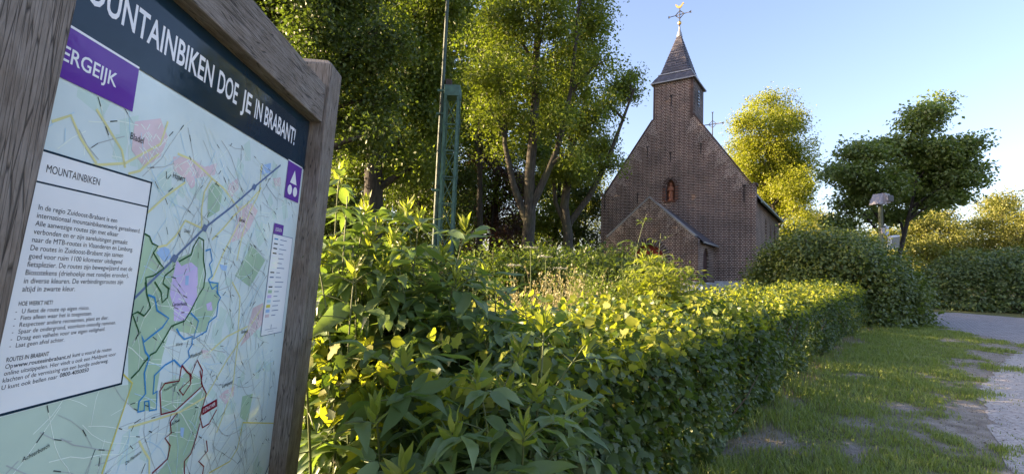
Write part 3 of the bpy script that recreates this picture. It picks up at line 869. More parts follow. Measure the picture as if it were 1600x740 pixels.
# ================================================================ information board
BO = np.array([-0.9188305, 2.09439973, 2.02696965])
BU = np.array([-0.03048495, 0.99928664, -0.02229062])
BV = np.array([-0.03334617, -0.02330535, -0.9991721])
BN = np.cross(BU, -BV)
_bm = Matrix(np.stack([BU, -BV, BN], 1).tolist()).to_4x4()
_base = BO + BU * -.62 + BV * 2.03
_bm.translation = Vector(_base)
BRD = empty('information_board'); BRD.matrix_world = _bm
tag(BRD, 'weathered timber notice board with a large mountain bike route map', 'notice board')
def bl(u, v, z=0.0):
    """board coordinates: metres right of the panel's right edge, below the header line, out of the panel"""
    return (u + .62, 2.03 - v, z)
M_WOOD_V = wood_mat('weathered_post', 1)
M_WOOD_H = wood_mat('weathered_beam', 0)
PRN = {k: print_mat('print_' + k, c, v) for k, c, v in (
    ('base', (0.600, 0.735, 0.750), .05), ('navy', (.009, .030, .052), .1), ('purple', (0.130, 0.045, 0.320), .06), ('white', (0.768, 0.819, 0.850), .03),
    ('ink', (0.020, 0.024, 0.035), .1), ('frame', (0.012, 0.035, 0.060), .1), ('letter', (0.778, 0.810, 0.850), .03), ('forest', (0.365, 0.553, 0.405), .1), ('lowland', (0.462, 0.616, 0.532), .06), ('heath', (0.594, 0.513, 0.810), .06),
    ('town', (.66, .54, .58), .14), ('water', (0.322, 0.529, 0.805), .06), ('highway', (0.120, 0.190, 0.340), .08), ('green', (0.020, 0.100, 0.045), .1), ('blue', (0.020, 0.250, 0.560), .08),
    ('red', (0.220, 0.012, 0.030), .1), ('yellow', (0.660, 0.600, 0.144), .1), ('road', (0.675, 0.675, 0.351), .1), ('field', (.52, .70, .66), .08), ('grey', (.40, .46, .47), .1), ('tick', (0.060, 0.075, 0.080), .2), ('lane', (0.728, 0.840, 0.784), .1), ('stream', (0.442, 0.676, 0.806), .08))}
def post(u0, u1, top, nm='post', k=0.0):
    m = MB()
    bl = lambda u, v, z=0.0: globals()['bl'](u + k * (v + .06), v, z)
    z0, z1, c = -.105, .069, .03
    a, b = u0, u1
    pts = []
    m.add([bl(a, 2.3, z0), bl(b, 2.3, z0), bl(b, 2.3, z1), bl(a, 2.3, z1), bl(a, top, z0), bl(b, top, z0), bl(b, top, z1), bl(a, top, z1),
           bl(a + c, top - .028, z0 + c), bl(b - c, top - .028, z0 + c), bl(b - c, top - .028, z1 - c), bl(a + c, top - .028, z1 - c)],
          [(0, 1, 5, 4), (1, 2, 6, 5), (2, 3, 7, 6), (3, 0, 4, 7), (4, 5, 9, 8), (5, 6, 10, 9), (6, 7, 11, 10), (7, 4, 8, 11), (8, 9, 10, 11), (3, 2, 1, 0)])
    return fix_normals(m.build(nm, M_WOOD_V, BRD, bevel=.004))
post(.0, .14, -.49)
post(-1.425, -1.24, -.46, k=-.045)
fix_normals(MB().box(*sorted((bl(-1.239, 0)[0], bl(-.001, 0)[0])), *sorted((bl(0, -.385)[1], bl(0, -.215)[1])), -.03, .055).build('beam', M_WOOD_H, BRD, bevel=.004))
fix_normals(MB().box(*sorted((bl(-1.239, 0)[0], bl(-.001, 0)[0])), *sorted((bl(0, 1.46)[1], bl(0, 1.57)[1])), -.03, .05).build('rail', M_WOOD_H, BRD, bevel=.004))
MB().box(*sorted((bl(-1.33, 0)[0], bl(-.002, 0)[0])), *sorted((bl(0, -.30)[1], bl(0, 1.50)[1])), -.02, -.001).build('panel', PRN['base'], BRD)

def sheet(name, polys, m, z, parent=BRD, kind=None, step=0.0):
    mb_ = MB()
    for k_, pl in enumerate(polys):
        tr = tessellate_polygon([[Vector((u, -v, 0)) for u, v in pl]])
        mb_.add([bl(u, v, z + step * k_) for u, v in pl], [tuple(t) for t in tr])
    o = mb_.build(name, m, parent)
    for p in o.data.polygons:
        if p.normal.z < 0: p.flip()
    if kind: o['kind'] = kind
    return o
def rect(u0, u1, v0, v1): return [(u0, v0), (u1, v0), (u1, v1), (u0, v1)]
def stroke(pl, w):
    """polyline as a ribbon outline list of quads with mitred joints"""
    P = [Vector(p) for p in pl]; out = []; L_, R_ = [], []
    for i, p in enumerate(P):
        d = ((P[min(i + 1, len(P) - 1)] - p).normalized() if i < len(P) - 1 else Vector((0, 0))) + ((p - P[i - 1]).normalized() if i else Vector((0, 0)))
        if d.length < 1e-6: d = Vector((1, 0))
        d.normalize(); q = Vector((-d.y, d.x)) * w / 2
        L_.append(p + q); R_.append(p - q)
    return [[tuple(L_[i]), tuple(R_[i]), tuple(R_[i + 1]), tuple(L_[i + 1])] for i in range(len(P) - 1)]

MAP_LINES = {
 'highway': [[(-894,536),(-770,432),(-654,335),(-528,252),(-402,160),(-224,36)]],
 'green': [[(-892,378),(-874,383),(-861,399),(-839,404),(-852,422),(-826,445),(-805,459),(-840,480),(-866,485),(-858,509)],[(-748,439),(-699,417),(-695,395),(-675,365),(-650,371),(-637,430),(-618,469),(-618,509),(-637,531)],[(-764,457),(-797,479),(-800,499),(-771,514)],[(-865,496),(-854,525),(-833,561),(-852,580),(-876,569),(-892,574),(-861,620)],[(-832,495),(-802,522),(-792,549),(-774,536),(-775,509)],[(-638,532),(-665,576),(-688,604),(-741,614),(-769,653),(-789,677),(-807,681),(-827,698),(-842,715),(-865,730)]],
 'blue': [[(-849,528),(-824,535),(-807,569),(-757,592),(-778,615),(-817,634),(-838,645),(-851,628),(-828,672),(-811,687),(-821,725),(-805,779),(-825,794),(-824,820),(-801,822),(-804,799),(-789,801),(-781,827),(-754,831),(-762,782),(-776,786),(-781,738),(-745,717),(-710,709),(-697,718),(-677,732),(-641,712),(-651,692),(-637,675),(-642,652),(-677,656),(-703,639),(-718,623)],[(-664,583),(-621,609),(-634,660),(-574,643),(-567,616),(-529,599),(-531,558),(-520,542),(-546,525),(-546,497),(-595,493)],[(-634,401),(-611,394),(-593,428),(-605,440),(-582,474),(-600,486),(-573,515),(-550,503),(-538,533)]],
 'red': [[(-672,729),(-674,772),(-735,767),(-751,784),(-732,849),(-673,854),(-608,829),(-556,809),(-580,759)],[(-630,758),(-614,775),(-668,798),(-647,817),(-617,790),(-630,758)],[(-672,729),(-644,752),(-622,766),(-601,725),(-567,761),(-564,800),(-529,838),(-547,904),(-525,941),(-492,938),(-457,903)],[(-665,863),(-689,881),(-677,913),(-702,919),(-674,948),(-678,982),(-702,990),(-736,999)],[(-542,924),(-553,963),(-569,1004),(-597,1016),(-588,1056)],[(-494,989),(-479,1025),(-522,1042),(-489,1069),(-491,1092)]],
 'yellow': [[(-902,708),(-858,743),(-913,936)],[(-272,994),(-5,1068)],[(-454,1101),(-330,1108),(-286,1079),(-271,998)]],
 'road': [[(-972,246),(-938,231),(-907,195),(-884,174)],[(-815,155),(-757,155),(-691,172),(-650,185),(-585,201),(-529,227),(-482,250)],[(-893,326),(-835,272),(-768,222)],[(-650,185),(-678,231),(-680,282),(-667,337)],[(-667,337),(-745,325),(-775,370),(-807,399),(-842,407)],[(-608,365),(-555,323),(-500,272),(-416,213),(-349,152)],[(-452,420),(-438,329),(-407,245),(-359,168),(-369,73)],[(-580,486),(-537,400),(-452,272)],[(-848,851),(-756,857),(-648,863),(-527,847),(-433,750),(-334,674),(-224,578)],[(-439,981),(-373,863),(-376,714),(-401,544),(-463,492)],[(-557,716),(-452,671),(-322,648)],[(-804,895),(-779,928),(-754,956),(-745,998)],[(-1178,193),(-1141,167),(-1111,204),(-1063,245)],[(-1085,133),(-1001,199),(-984,235)],[(-1139,252),(-1078,253),(-986,225),(-884,149),(-869,85)]],
}
MAP_AREAS = {
 'forest': [[(-917,515),(-856,496),(-539,493),(-524,558),(-574,643),(-650,644),(-745,621),(-760,695),(-762,782),(-754,831),(-824,820),(-860,792)],[(-745,765),(-670,765),(-638,749),(-568,784),(-549,811),(-673,854),(-732,849)],[(-660,860),(-547,819),(-529,838),(-547,935),(-569,1004),(-595,1054),(-713,1010),(-676,989),(-686,896)],[(-661,222),(-647,196),(-586,195),(-589,273),(-646,305)],[(-888,380),(-842,407),(-809,459),(-776,437),(-700,412),(-664,370),(-632,430),(-618,532),(-896,527)],[(-364,361),(-252,409),(-340,509),(-451,471)],[(-296,897),(-219,904),(-232,1004),(-296,969)]],
 'lowland': [[(-1220,742),(-897,741),(-857,746),(-908,945),(-1204,835)]],
 'heath': [[(-757,436),(-733,451),(-718,445),(-694,438),(-659,453),(-648,503),(-699,530),(-760,529),(-765,488)],[(-767,495),(-653,494),(-643,539),(-688,604),(-734,601),(-741,565),(-765,529)],[(-593,560),(-568,553),(-554,581),(-582,580)]],
 'town': [[(-831,167),(-759,150),(-694,161),(-637,135),(-638,171),(-688,188),(-729,203),(-725,224),(-739,235),(-770,212),(-820,202)],[(-489,245),(-401,217),(-355,237),(-393,303),(-435,341),(-512,368),(-491,309)],[(-556,182),(-512,154),(-498,183),(-531,218),(-561,208)],[(-977,123),(-897,87),(-860,125),(-877,180),(-925,220),(-973,191)],[(-301,584),(-226,568),(-205,647),(-294,687),(-358,716),(-320,657)],[(-424,852),(-360,848),(-360,883),(-405,899),(-452,863)],[(-588,696),(-546,705),(-527,728),(-568,726)],[(-272,100),(-211,82),(-202,115),(-249,124)]],
 'water': [[(-356,69),(-301,48),(-299,84),(-361,106)],[(-550,437),(-505,441),(-507,457),(-535,455)],[(-842,421),(-821,403),(-794,408),(-782,430),(-805,444)],[(-638,909),(-619,915),(-619,944),(-633,932)],[(-711,477),(-696,476),(-692,503),(-707,503)]],
}

mm = lambda pl: [(a / 1000, b / 1000) for a, b in pl]
mapp = sheet('map_sheet', [rect(-1.32, -.004, .002, 1.49)], PRN['base'], .0004)
# minor roads and streams of the map
_r = random.Random(11)
lanes, greys, streams, ticks = [], [], [], []
def _free(u, v): return -1.2 < u < -.02 and .03 < v < 1.42 and not (u < -.89 and .25 < v < .745) and not (u > -.23 and .25 < v < .70)
for k in range(720):
    u, v = _r.uniform(-1.16, -.04), _r.uniform(.04, 1.36)
    a = (.75 if _r.random() < .55 else 2.2) + .5 * math.sin(u * 5 + v * 3) + _r.uniform(-.3, .3)
    pl = [(u, v)]
    for j in range(_r.randint(2, 6)):
        l = _r.uniform(.018, .06); a += _r.uniform(-.28, .28)
        u += l * math.cos(a); v += l * math.sin(a)
        if not _free(u, v): break
        pl.append((u, v))
    if len(pl) < 2: continue
    q = k % 7
    (streams if q == 0 else greys if q in (1, 2, 3) else lanes).extend(stroke(pl, _r.uniform(.0011, .0024) if q else .0018))
    if q in (1, 2, 4, 5):                               # street names set along the roads
        m_ = _r.randrange(len(pl) - 1)
        (ua, va), (ub_, vb_) = pl[m_], pl[m_ + 1]
        L_ = math.hypot(ub_ - ua, vb_ - va); f = min(1, _r.uniform(.012, .022) / L_)
        ticks += stroke([(ua, va), (ua + (ub_ - ua) * f, va + (vb_ - va) * f)], _r.uniform(.0016, .0028))
fields = []
for k in range(90):
    u, v = _r.uniform(-1.15, -.1), _r.uniform(.05, 1.32); a = _r.uniform(0, 1.57); w, h = _r.uniform(.015, .05), _r.uniform(.012, .035)
    if _free(u, v): fields.append([(u + x * math.cos(a) - y * math.sin(a), v + x * math.sin(a) + y * math.cos(a)) for x, y in ((-w, -h), (w, -h * .6), (w * .8, h), (-w * .7, h * .8))])
sheet('map_fields', fields, PRN['field'], .00044, mapp, 'stuff', 1.5e-6)
sheet('map_minor_roads', greys, PRN['grey'], .00128, mapp, 'stuff')
areas = {k: sheet('map_' + k, [mm(p) for p in MAP_AREAS[k]], PRN[k], z, mapp, 'stuff', 2e-5) for k, z in (('lowland', .0006), ('forest', .00065), ('heath', .0009), ('town', .0010), ('water', .00118))}
sheet('map_lanes', lanes, PRN['lane'], .0012, mapp, 'stuff')
sheet('map_streams', streams, PRN['stream'], .00125, mapp, 'stuff')
sheet('map_road_names', ticks, PRN['tick'], .0014, mapp, 'stuff')
for k, w, z in (('road', .006, .0013), ('highway', .0072, .0015), ('yellow', .004, .0016), ('green', .0048, .0017), ('blue', .0052, .0018), ('red', .0046, .0019)):
    sheet('map_' + k + '_route', [q for p in MAP_LINES[k] for q in stroke(mm(p), w)], PRN[k], z, mapp, 'stuff')
# dots and hatching of built-up streets
bits = []
for pl in MAP_AREAS['town']:
    us, vs = [p[0] / 1000 for p in pl], [p[1] / 1000 for p in pl]
    for k in range(26):
        u, v = _r.gauss(sum(us) / len(us), (max(us) - min(us)) / 5), _r.gauss(sum(vs) / len(vs), (max(vs) - min(vs)) / 5)
        a = _r.choice([.5, 2.0]); bits += stroke([(u, v), (u + .018 * math.cos(a), v + .018 * math.sin(a))], .0022)
sheet('map_streets', bits, PRN['lane'], .00135, mapp, 'stuff')

_tcache = {}
def glyphs(s, off=0.0):
    key = (s, off)
    if key not in _tcache:
        cu = bpy.data.curves.new('txt', 'FONT'); cu.body = s; cu.offset = off; cu.resolution_u = 3
        ob = bpy.data.objects.new('txt', cu); COL.objects.link(ob)
        dg = bpy.context.evaluated_depsgraph_get()
        me = bpy.data.meshes.new_from_object(ob.evaluated_get(dg))
        V = np.array([v.co[:2] for v in me.vertices]); F = [tuple(p.vertices) for p in me.polygons]
        bpy.data.objects.remove(ob); bpy.data.curves.remove(cu); bpy.data.meshes.remove(me)
        _tcache[key] = (V, F)
    return _tcache[key]
CAP = glyphs('H')[0][:, 1].max()
def lettering(name, s, u0, v, cap, m, z, parent, u1=None, xs=None, off=0.0, rot=0.0, slant=0.0):
    V, F = glyphs(s, off)
    sy = cap / CAP
    sx = (u1 - u0) / (V[:, 0].max() - V[:, 0].min()) if u1 is not None else sy * (xs or 1)
    x = (V[:, 0] - V[:, 0].min()) * sx; y = V[:, 1] * sy; x = x + y * slant
    c, s_ = math.cos(rot), math.sin(rot)
    mb_ = MB(); mb_.add([bl(u0 + a * c - b * s_, v - (a * s_ + b * c), z) for a, b in zip(x, y)], F)
    o = mb_.build(name, m, parent)
    return o
# header
hd = sheet('header', [rect(-1.32, -.002, -.299, .0)], PRN['navy'], .0022)
sheet('header_line', [rect(-1.30, -.99, -.004, .001)], PRN['letter'], .0026, hd)
for w_, a, b_ in (('MOUNTAINBIKEN', -1.20, -.714), ('DOE', -.688, -.578), ('JE', -.552, -.490), ('IN', -.464, -.414), ('BRABANT!', -.394, -.130)):
    lettering('lettering', w_, a, -.072, .064, PRN['letter'], .0027, hd, u1=b_, off=.016)
bx_ = sheet('town_label', [rect(-1.30, -.990, .001, .104)], PRN['purple'], .0024)
lettering('lettering', 'BERGEIJK', -1.205, .0695, .0295, PRN['letter'], .0029, bx_, u1=-1.0465, off=.012)
# text sheet
tp = sheet('text_sheet', [rect(-1.30, -.896, .2515, .737)], PRN['white'], .0026)
sheet('frame_line', [rect(-1.30, -.896, .249, .2535), rect(-1.30, -.896, .734, .739), rect(-.8985, -.894, .249, .739), rect(-1.30, -.896, .310, .3135)], PRN['frame'], .0029, tp, 'stuff')
lettering('lettering', 'MOUNTAINBIKEN', -1.174, .2905, .0150, PRN['ink'], .0030, tp, u1=-1.049)
body = ['In de regio Zuidoost-Brabant is een', 'internationaal mountainbikenetwerk gerealiseerd.', 'Alle aanwezige routes zijn met elkaar', 'verbonden en er zijn aansluitingen gemaakt',
        'naar de MTB-routes in Vlaanderen en Limburg.', 'De routes in Zuidoost-Brabant zijn samen', 'goed voor ruim 1100 kilometer uitdagend', 'fietsplezier. De routes zijn bewegwijzerd met de',
        'Biosotekens (driehoekje met rondjes eronder),', 'in diverse kleuren. De verbindingsroutes zijn', 'altijd in zwarte kleur.']
for k, s in enumerate(body):
    ref = glyphs(body[1])[0]; xs = (.267 / (ref[:, 0].max() - ref[:, 0].min())) / (.0098 / CAP)
    lettering('lettering', s, -1.1765 - .0004 * k, .3627 + .01535 * k, .0098, PRN['ink'], .0030, tp, xs=xs)
lettering('lettering', 'HOE WERKT HET?', -1.1825, .542, .0078, PRN['ink'], .0030, tp, u1=-1.1135, off=.009)
for k, s in enumerate(['U fietst de route op eigen risico.', 'Fiets alleen waar het is toegestaan.', 'Respecteer andere recreanten, plant en dier.', 'Spaar de ondergrond, voorkom onnodig remmen.', 'Draag een valhelm voor uw eigen veiligheid.', 'Laat geen afval achter.']):
    ref = glyphs('Op www.routesinbrabant.nl kunt u vooraf de routes')[0]; xs = (.2434 / (ref[:, 0].max() - ref[:, 0].min())) / (.0080 / CAP)
    lettering('lettering', '-', -1.186, .5560 + .0124 * k, .0080, PRN['ink'], .0030, tp)
    lettering('lettering', s, -1.174, .5560 + .0124 * k, .0080, PRN['ink'], .0030, tp, xs=xs)
lettering('lettering', 'ROUTES IN BRABANT', -1.187, .6424, .0078, PRN['ink'], .0030, tp, u1=-1.103, off=.009)
lettering('lettering', 'Op', -1.187, .6545, .0080, PRN['ink'], .0030, tp, xs=xs)
lettering('lettering', 'www.routesinbrabant.nl', -1.1715, .6545, .0080, PRN['ink'], .0030, tp, u1=-1.052, off=.009)
lettering('lettering', 'kunt u vooraf de routes', -1.047, .6535, .0080, PRN['ink'], .0030, tp, u1=-.9436)
lettering('lettering', 'online uitstippelen. Hier vindt u ook een Meldpunt voor', -1.187, .6665, .0080, PRN['ink'], .0030, tp, u1=-.9277)
lettering('lettering', 'klachten of de vermissing van een bordje onderweg.', -1.187, .6788, .0080, PRN['ink'], .0030, tp, u1=-.9479)
lettering('lettering', 'U kunt ook bellen naar', -1.187, .6915, .0080, PRN['ink'], .0030, tp, u1=-1.075)
lettering('lettering', '0800-4050050', -1.070, .6905, .0080, PRN['ink'], .0030, tp, u1=-.9996, off=.009)
# purple trail sign
sg = sheet('trail_sign', [rect(-.1624, -.0247, .0, .1514)], PRN['purple'], .0026)
sheet('sign_border', [rect(-.166, -.0225, -.004, .0005), rect(-.0247, -.0222, .0005, .155)], PRN['letter'], .0028, sg)
sheet('triangle', [[(-.094, .026), (-.062, .083), (-.127, .083)]], PRN['letter'], .0030, sg)
for cu_ in (-.121, -.069):
    sheet('disc', [[(cu_ + .0205 * math.cos(t * math.pi / 10), .112 + .0205 * math.sin(t * math.pi / 10)) for t in range(20)]], PRN['letter'], .0030, sg)
# legend
lg = sheet('legend', [rect(-.2171, -.0375, .3045, .6934)], PRN['white'], .0026)
sheet('frame_line', [rect(-.2185, -.036, .303, .3055), rect(-.2185, -.036, .692, .6945), rect(-.2185, -.216, .303, .6945), rect(-.0385, -.036, .303, .6945)], PRN['highway'], .0029, lg, 'stuff')
lt = sheet('legend_title', [rect(-.2185, -.135, .262, .303)], PRN['purple'], .0027)
lettering('lettering', 'LEGENDA', -.205, .291, .013, PRN['letter'], .0030, lt, u1=-.148)
sw_ = ['blue', 'tick', 'ink', 'ink', 'lane', 'lane', 'lane', 'tick', 'highway', 'lane', 'ink', 'forest', 'heath', 'stream', 'yellow', 'water', 'town']
for k, c_ in enumerate(sw_):
    v = .322 + .0186 * k
    hgt = .0024 if k < 11 else .0058
    sheet('legend_key', [rect(-.203, -.170, v - hgt, v + hgt)], PRN[c_], .0030, lg)
    sheet('legend_text', [rect(-.152, -.152 + .03 + .045 * _r.random(), v - .0014, v + .0014)], PRN['highway'], .0030, lg)
sheet('scale_bar', [rect(-.19, -.085, .672, .6735), rect(-.165, -.115, .681, .6822), rect(-.142, -.138, .655, .672)], PRN['highway'], .0030, lg, 'stuff')
# place names and the start flag
for s, u, v, c_, r_ in (('Hapert', -.822, .2215, .0150, 0), ('Bladel', -.984, .166, .0155, 0), ('Eersel', -.470, .290, .0125, 0), ('Duizel', -.745, .357, .009, 0), ('Cartierheide', -.752, .5600, .0105, 0),
                        ('Weebosch', -.640, .716, .0115, .12), ('Luyksgestel', -.442, .838, .0115, .05), ('Bergeijk', -.362, .670, .0115, 0), ('De Maaij', -.685, .892, .009, .1), ('De Plateaux', -.84, .942, .009, .25),
                        ('Witrijt', -.712, .672, .009, 0), ('Achterbosch', -1.12, .838, .009, .18), ('Postelse Bergen', -.735, .790, .008, .2)):
    lettering('place_name', s, u, v, c_, PRN['ink'], .0022, mapp, xs=.82, rot=r_)
fl = sheet('start_flag', [[(-.546, .876), (-.4655, .868), (-.4585, .893), (-.537, .901)]], PRN['red'], .0024, mapp)
lettering('lettering', 'U STAAT HIER', -.536, .893, .011, PRN['letter'], .0028, fl, u1=-.472, rot=.1, off=.01)
for u, v in ((-.770, .432), (-.654, .335), (-.402, .160)):
    sheet('junction', [[(u - .016, v + .004), (u - .004, v - .012), (u + .016, v - .006), (u + .006, v + .012)]], PRN['highway'], .0021, mapp)
sheet('inset_map', [[(-.004, 1.235), (-.004, 1.42), (-.165, 1.42)]], PRN['lane'], .0024, mapp)
sheet('inset_line', stroke([(-.004, 1.232), (-.17, 1.42)], .005), PRN['frame'], .0028, mapp)
# ================================================================ trees and shrubs
M_BARK = bark_mat('bark_grey', (.060, .052, .043))
M_BARK_D = bark_mat('bark_dark', (.036, .030, .026), .15)
M_STEM = plain('green_stem', (.10, .13, .045), .6, var=.25)
M_TWIG = plain('woody_stem', (.10, .075, .05), .8, var=.3)
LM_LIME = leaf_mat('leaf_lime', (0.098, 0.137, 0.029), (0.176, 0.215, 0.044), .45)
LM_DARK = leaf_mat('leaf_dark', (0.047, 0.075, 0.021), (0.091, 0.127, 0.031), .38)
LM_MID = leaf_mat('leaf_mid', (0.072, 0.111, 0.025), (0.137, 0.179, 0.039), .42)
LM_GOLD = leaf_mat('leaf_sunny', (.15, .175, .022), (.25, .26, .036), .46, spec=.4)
LM_AUTUMN = leaf_mat('leaf_ochre', (.135, .15, .035), (.20, .20, .06), .4)
LM_COPPER = leaf_mat('leaf_copper', (0.039, 0.023, 0.026), (0.072, 0.046, 0.036), .3, tint=(1.2, .7, .5))
LM_CHEST = leaf_mat('leaf_chestnut', (.10, .15, .046), (.17, .225, .07), .36, rough=.42, spec=.55)
LM_BUSH = leaf_mat('leaf_bush', (.072, .11, .03), (.15, .195, .05), .30, rough=.38, spec=.55)
LM_YEW = leaf_mat('leaf_rhodo', (.075, .115, .036), (.13, .18, .052), .28, rough=.4, spec=.55)
LM_HEDGE = leaf_mat('leaf_hedge', (.045, .082, .024), (.10, .15, .038), .30, rough=.46, spec=.5)
LM_ELDER = leaf_mat('leaf_elder', (.10, .165, .058), (.165, .23, .085), .36, rough=.4, spec=.6, veins=True)
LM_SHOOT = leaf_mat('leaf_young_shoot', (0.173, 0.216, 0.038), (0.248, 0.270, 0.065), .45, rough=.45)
LM_YOUNG_SUN = leaf_mat('leaf_hedge_young_sunlit', (.19, .22, .035), (.29, .30, .05), .5, rough=.55, spec=.25)  # paler hedge-top leaves: sunlight put into the colour, besides some young growth
LM_STRAW = leaf_mat('dry_grass', (.20, .185, .095), (.30, .27, .155), .3, tint=(1, .95, .6))
LM_GRASS = leaf_mat('grass_blade', (.15, .21, .05), (.28, .32, .095), .3, rough=.45, spec=.4)
LM_UMBEL = leaf_mat('white_umbel', (0.540, 0.540, 0.454), (0.702, 0.702, 0.594), .3, tint=(.6, .6, .55))

def curve_pts(a, b, bend, n=5):
    a, b = np.asarray(a, float), np.asarray(b, float)
    t = np.linspace(0, 1, n)[:, None]
    return a + (b - a) * t + np.asarray(bend, float) * np.sin(math.pi * t)

def leaf_cloud(rng, centers, sig, per, size, up=.75, flat=.7):
    """leaves clustered round the twig ends"""
    n = len(centers)
    cnt = np.maximum(1, rng.poisson(per, n))
    idx = np.repeat(np.arange(n), cnt)
    off = np.clip(rng.normal(0, 1, (len(idx), 3)), -1.7, 1.7) * np.asarray(sig)[idx][:, None] * np.array([1, 1, flat])
    r_ = np.linalg.norm(off, axis=1, keepdims=True)
    P = centers[idx] + off
    Nn = unit(off / (r_ + .01) * .7 + np.array([0, 0, up]) + rng.normal(0, .55, off.shape))
    D = unit(off * .6 / (r_ + .01) + rng.normal(0, .7, off.shape) + np.array([0, 0, -.25]))
    S = size * rng.uniform(.65, 1.3, len(P))
    return P, D, Nn, S

def tree(name, label, x, y, h, cb, rad, seed, leaf, nclump=190, per=130, size=.15, sig=.55, tr=.28, bark=None, group=None, lean=(0, 0), top=.45,
         limbs=13, extra=(), tpl=LEAF_SMALL, lobes=None, dens=1.0, fork=None, flat=.7, th=.9):
    """tapering trunk, limbs, twigs and a crown of leaf clusters. The crown lies between heights cb and h with radius rad,
    or follows lobes: (x, y from the trunk, height, and the three radii of each foliage mass)"""
    rng = np.random.default_rng(seed)
    z0 = ter(y) - .1
    root = empty(name, (x, y, z0))
    tag(root, label, 'tree', group)
    parts, tips, sg = [], [], []
    H, CB = h - z0, cb - z0
    n = 11
    zs = np.linspace(0, H * th, n); k = zs / (H * th)
    px = lean[0] * k + np.cumsum(rng.normal(0, .010 * H, n)) * np.minimum(k * 3, 1) * .6
    py = lean[1] * k + np.cumsum(rng.normal(0, .010 * H, n)) * np.minimum(k * 3, 1) * .6
    px -= px[0]; py -= py[0]
    rr = tr * (1 - .86 * k) * np.where(k < .04, 1.45, 1)
    parts.append(tube_np(np.stack([px, py, zs], 1), rr, 10))
    stems_ = [np.stack([px, py, zs], 1)]
    for ex in (fork or ()):                            # further main stems
        E = np.array(ex, float)
        parts.append(tube_np(E, np.linspace(tr * .62, .05, len(E)), 8)); stems_.append(E)
    def twig(b, e_, r0):
        parts.append(tube_np(curve_pts(b, e_, (0, 0, .08), 4), np.linspace(r0, .008, 4), 4))
    def limb(st, en, r0):
        R = np.linalg.norm(en - st)
        LP = curve_pts(st, en, np.array([0, 0, R * .09]) + rng.normal(0, R * .03, 3), 6)
        parts.append(tube_np(LP, np.linspace(r0, .022, 6), 6)); return LP
    if lobes is None:
        zc = CB + (H - CB) * top
        lobes_ = []
        for i in range(limbs):
            f = (i + .5) / limbs
            z = CB + (H - CB) * (.08 + .84 * f)
            q = math.sqrt(max(.06, 1 - ((z - zc) / ((H - zc) if z > zc else (zc - CB) * 1.25)) ** 2))
            a = i * 2.4 + rng.uniform(-.4, .4); R = rad * q * rng.uniform(.45, .75)
            w = rad * rng.uniform(.32, .5) * (.6 + .4 * q)
            lobes_.append((np.interp(z, zs, px) + R * math.cos(a), np.interp(z, zs, py) + R * math.sin(a), z, w, w, w * .75))
        lobes_.append((px[-1], py[-1], H * .95, rad * .35, rad * .35, H * .05 + rad * .15))
    else:
        lobes_ = [(a, b_, c - z0, d, e_, g) for a, b_, c, d, e_, g in lobes]
    vol = np.array([l[3] * l[4] * l[5] for l in lobes_]) ** .75
    cnt = np.maximum(5, (nclump * vol / vol.sum() * dens)).astype(int)
    for l, m_ in zip(lobes_, cnt):
        c = np.array(l[:3]); r3 = np.array(l[3:])
        best = None
        for S_ in stems_:
            hd = np.hypot(S_[:, 0] - c[0], S_[:, 1] - c[1])
            zt = np.clip(c[2] - .75 * hd.min() - .4, S_[0, 2] + (CB * .6 if S_ is stems_[0] else 0), S_[-1, 2])
            st = np.array([np.interp(zt, S_[:, 2], S_[:, 0]), np.interp(zt, S_[:, 2], S_[:, 1]), zt])
            if best is None or np.linalg.norm(st - c) < np.linalg.norm(best - c): best = st
        LP = limb(best, c, max(.035, tr * (1 - .8 * best[2] / H) * .5))
        u = unit(rng.normal(0, 1, (m_, 3))); q = rng.uniform(.12, 1, m_) ** .42
        C_ = c + u * r3 * q[:, None] * rng.uniform(.8, 1.12, (m_, 1))
        for j in range(0, m_, 2):
            b = LP[rng.integers(2, 6)]; twig(b, C_[j], .022)
        tips.append(C_); sg.append(np.full(m_, sig))
    for ex in extra:                                  # long boughs that show in the picture
        E = np.array(ex, float)
        parts.append(tube_np(E, np.linspace(tr * .38, .03, len(E)), 7))
    V, F = join_np(parts)
    obj_np('trunk', V, F, bark or M_BARK, root, True)
    tips = np.concatenate(tips); sg = np.concatenate(sg)
    P, D, Nn, S = leaf_cloud(rng, tips, sg * rng.uniform(.6, 1.2, len(sg)), per, size, flat=flat)
    V, F = scatter(P, D, Nn, S, tpl)
    obj_np('crown', V, F, leaf, root)
    return root

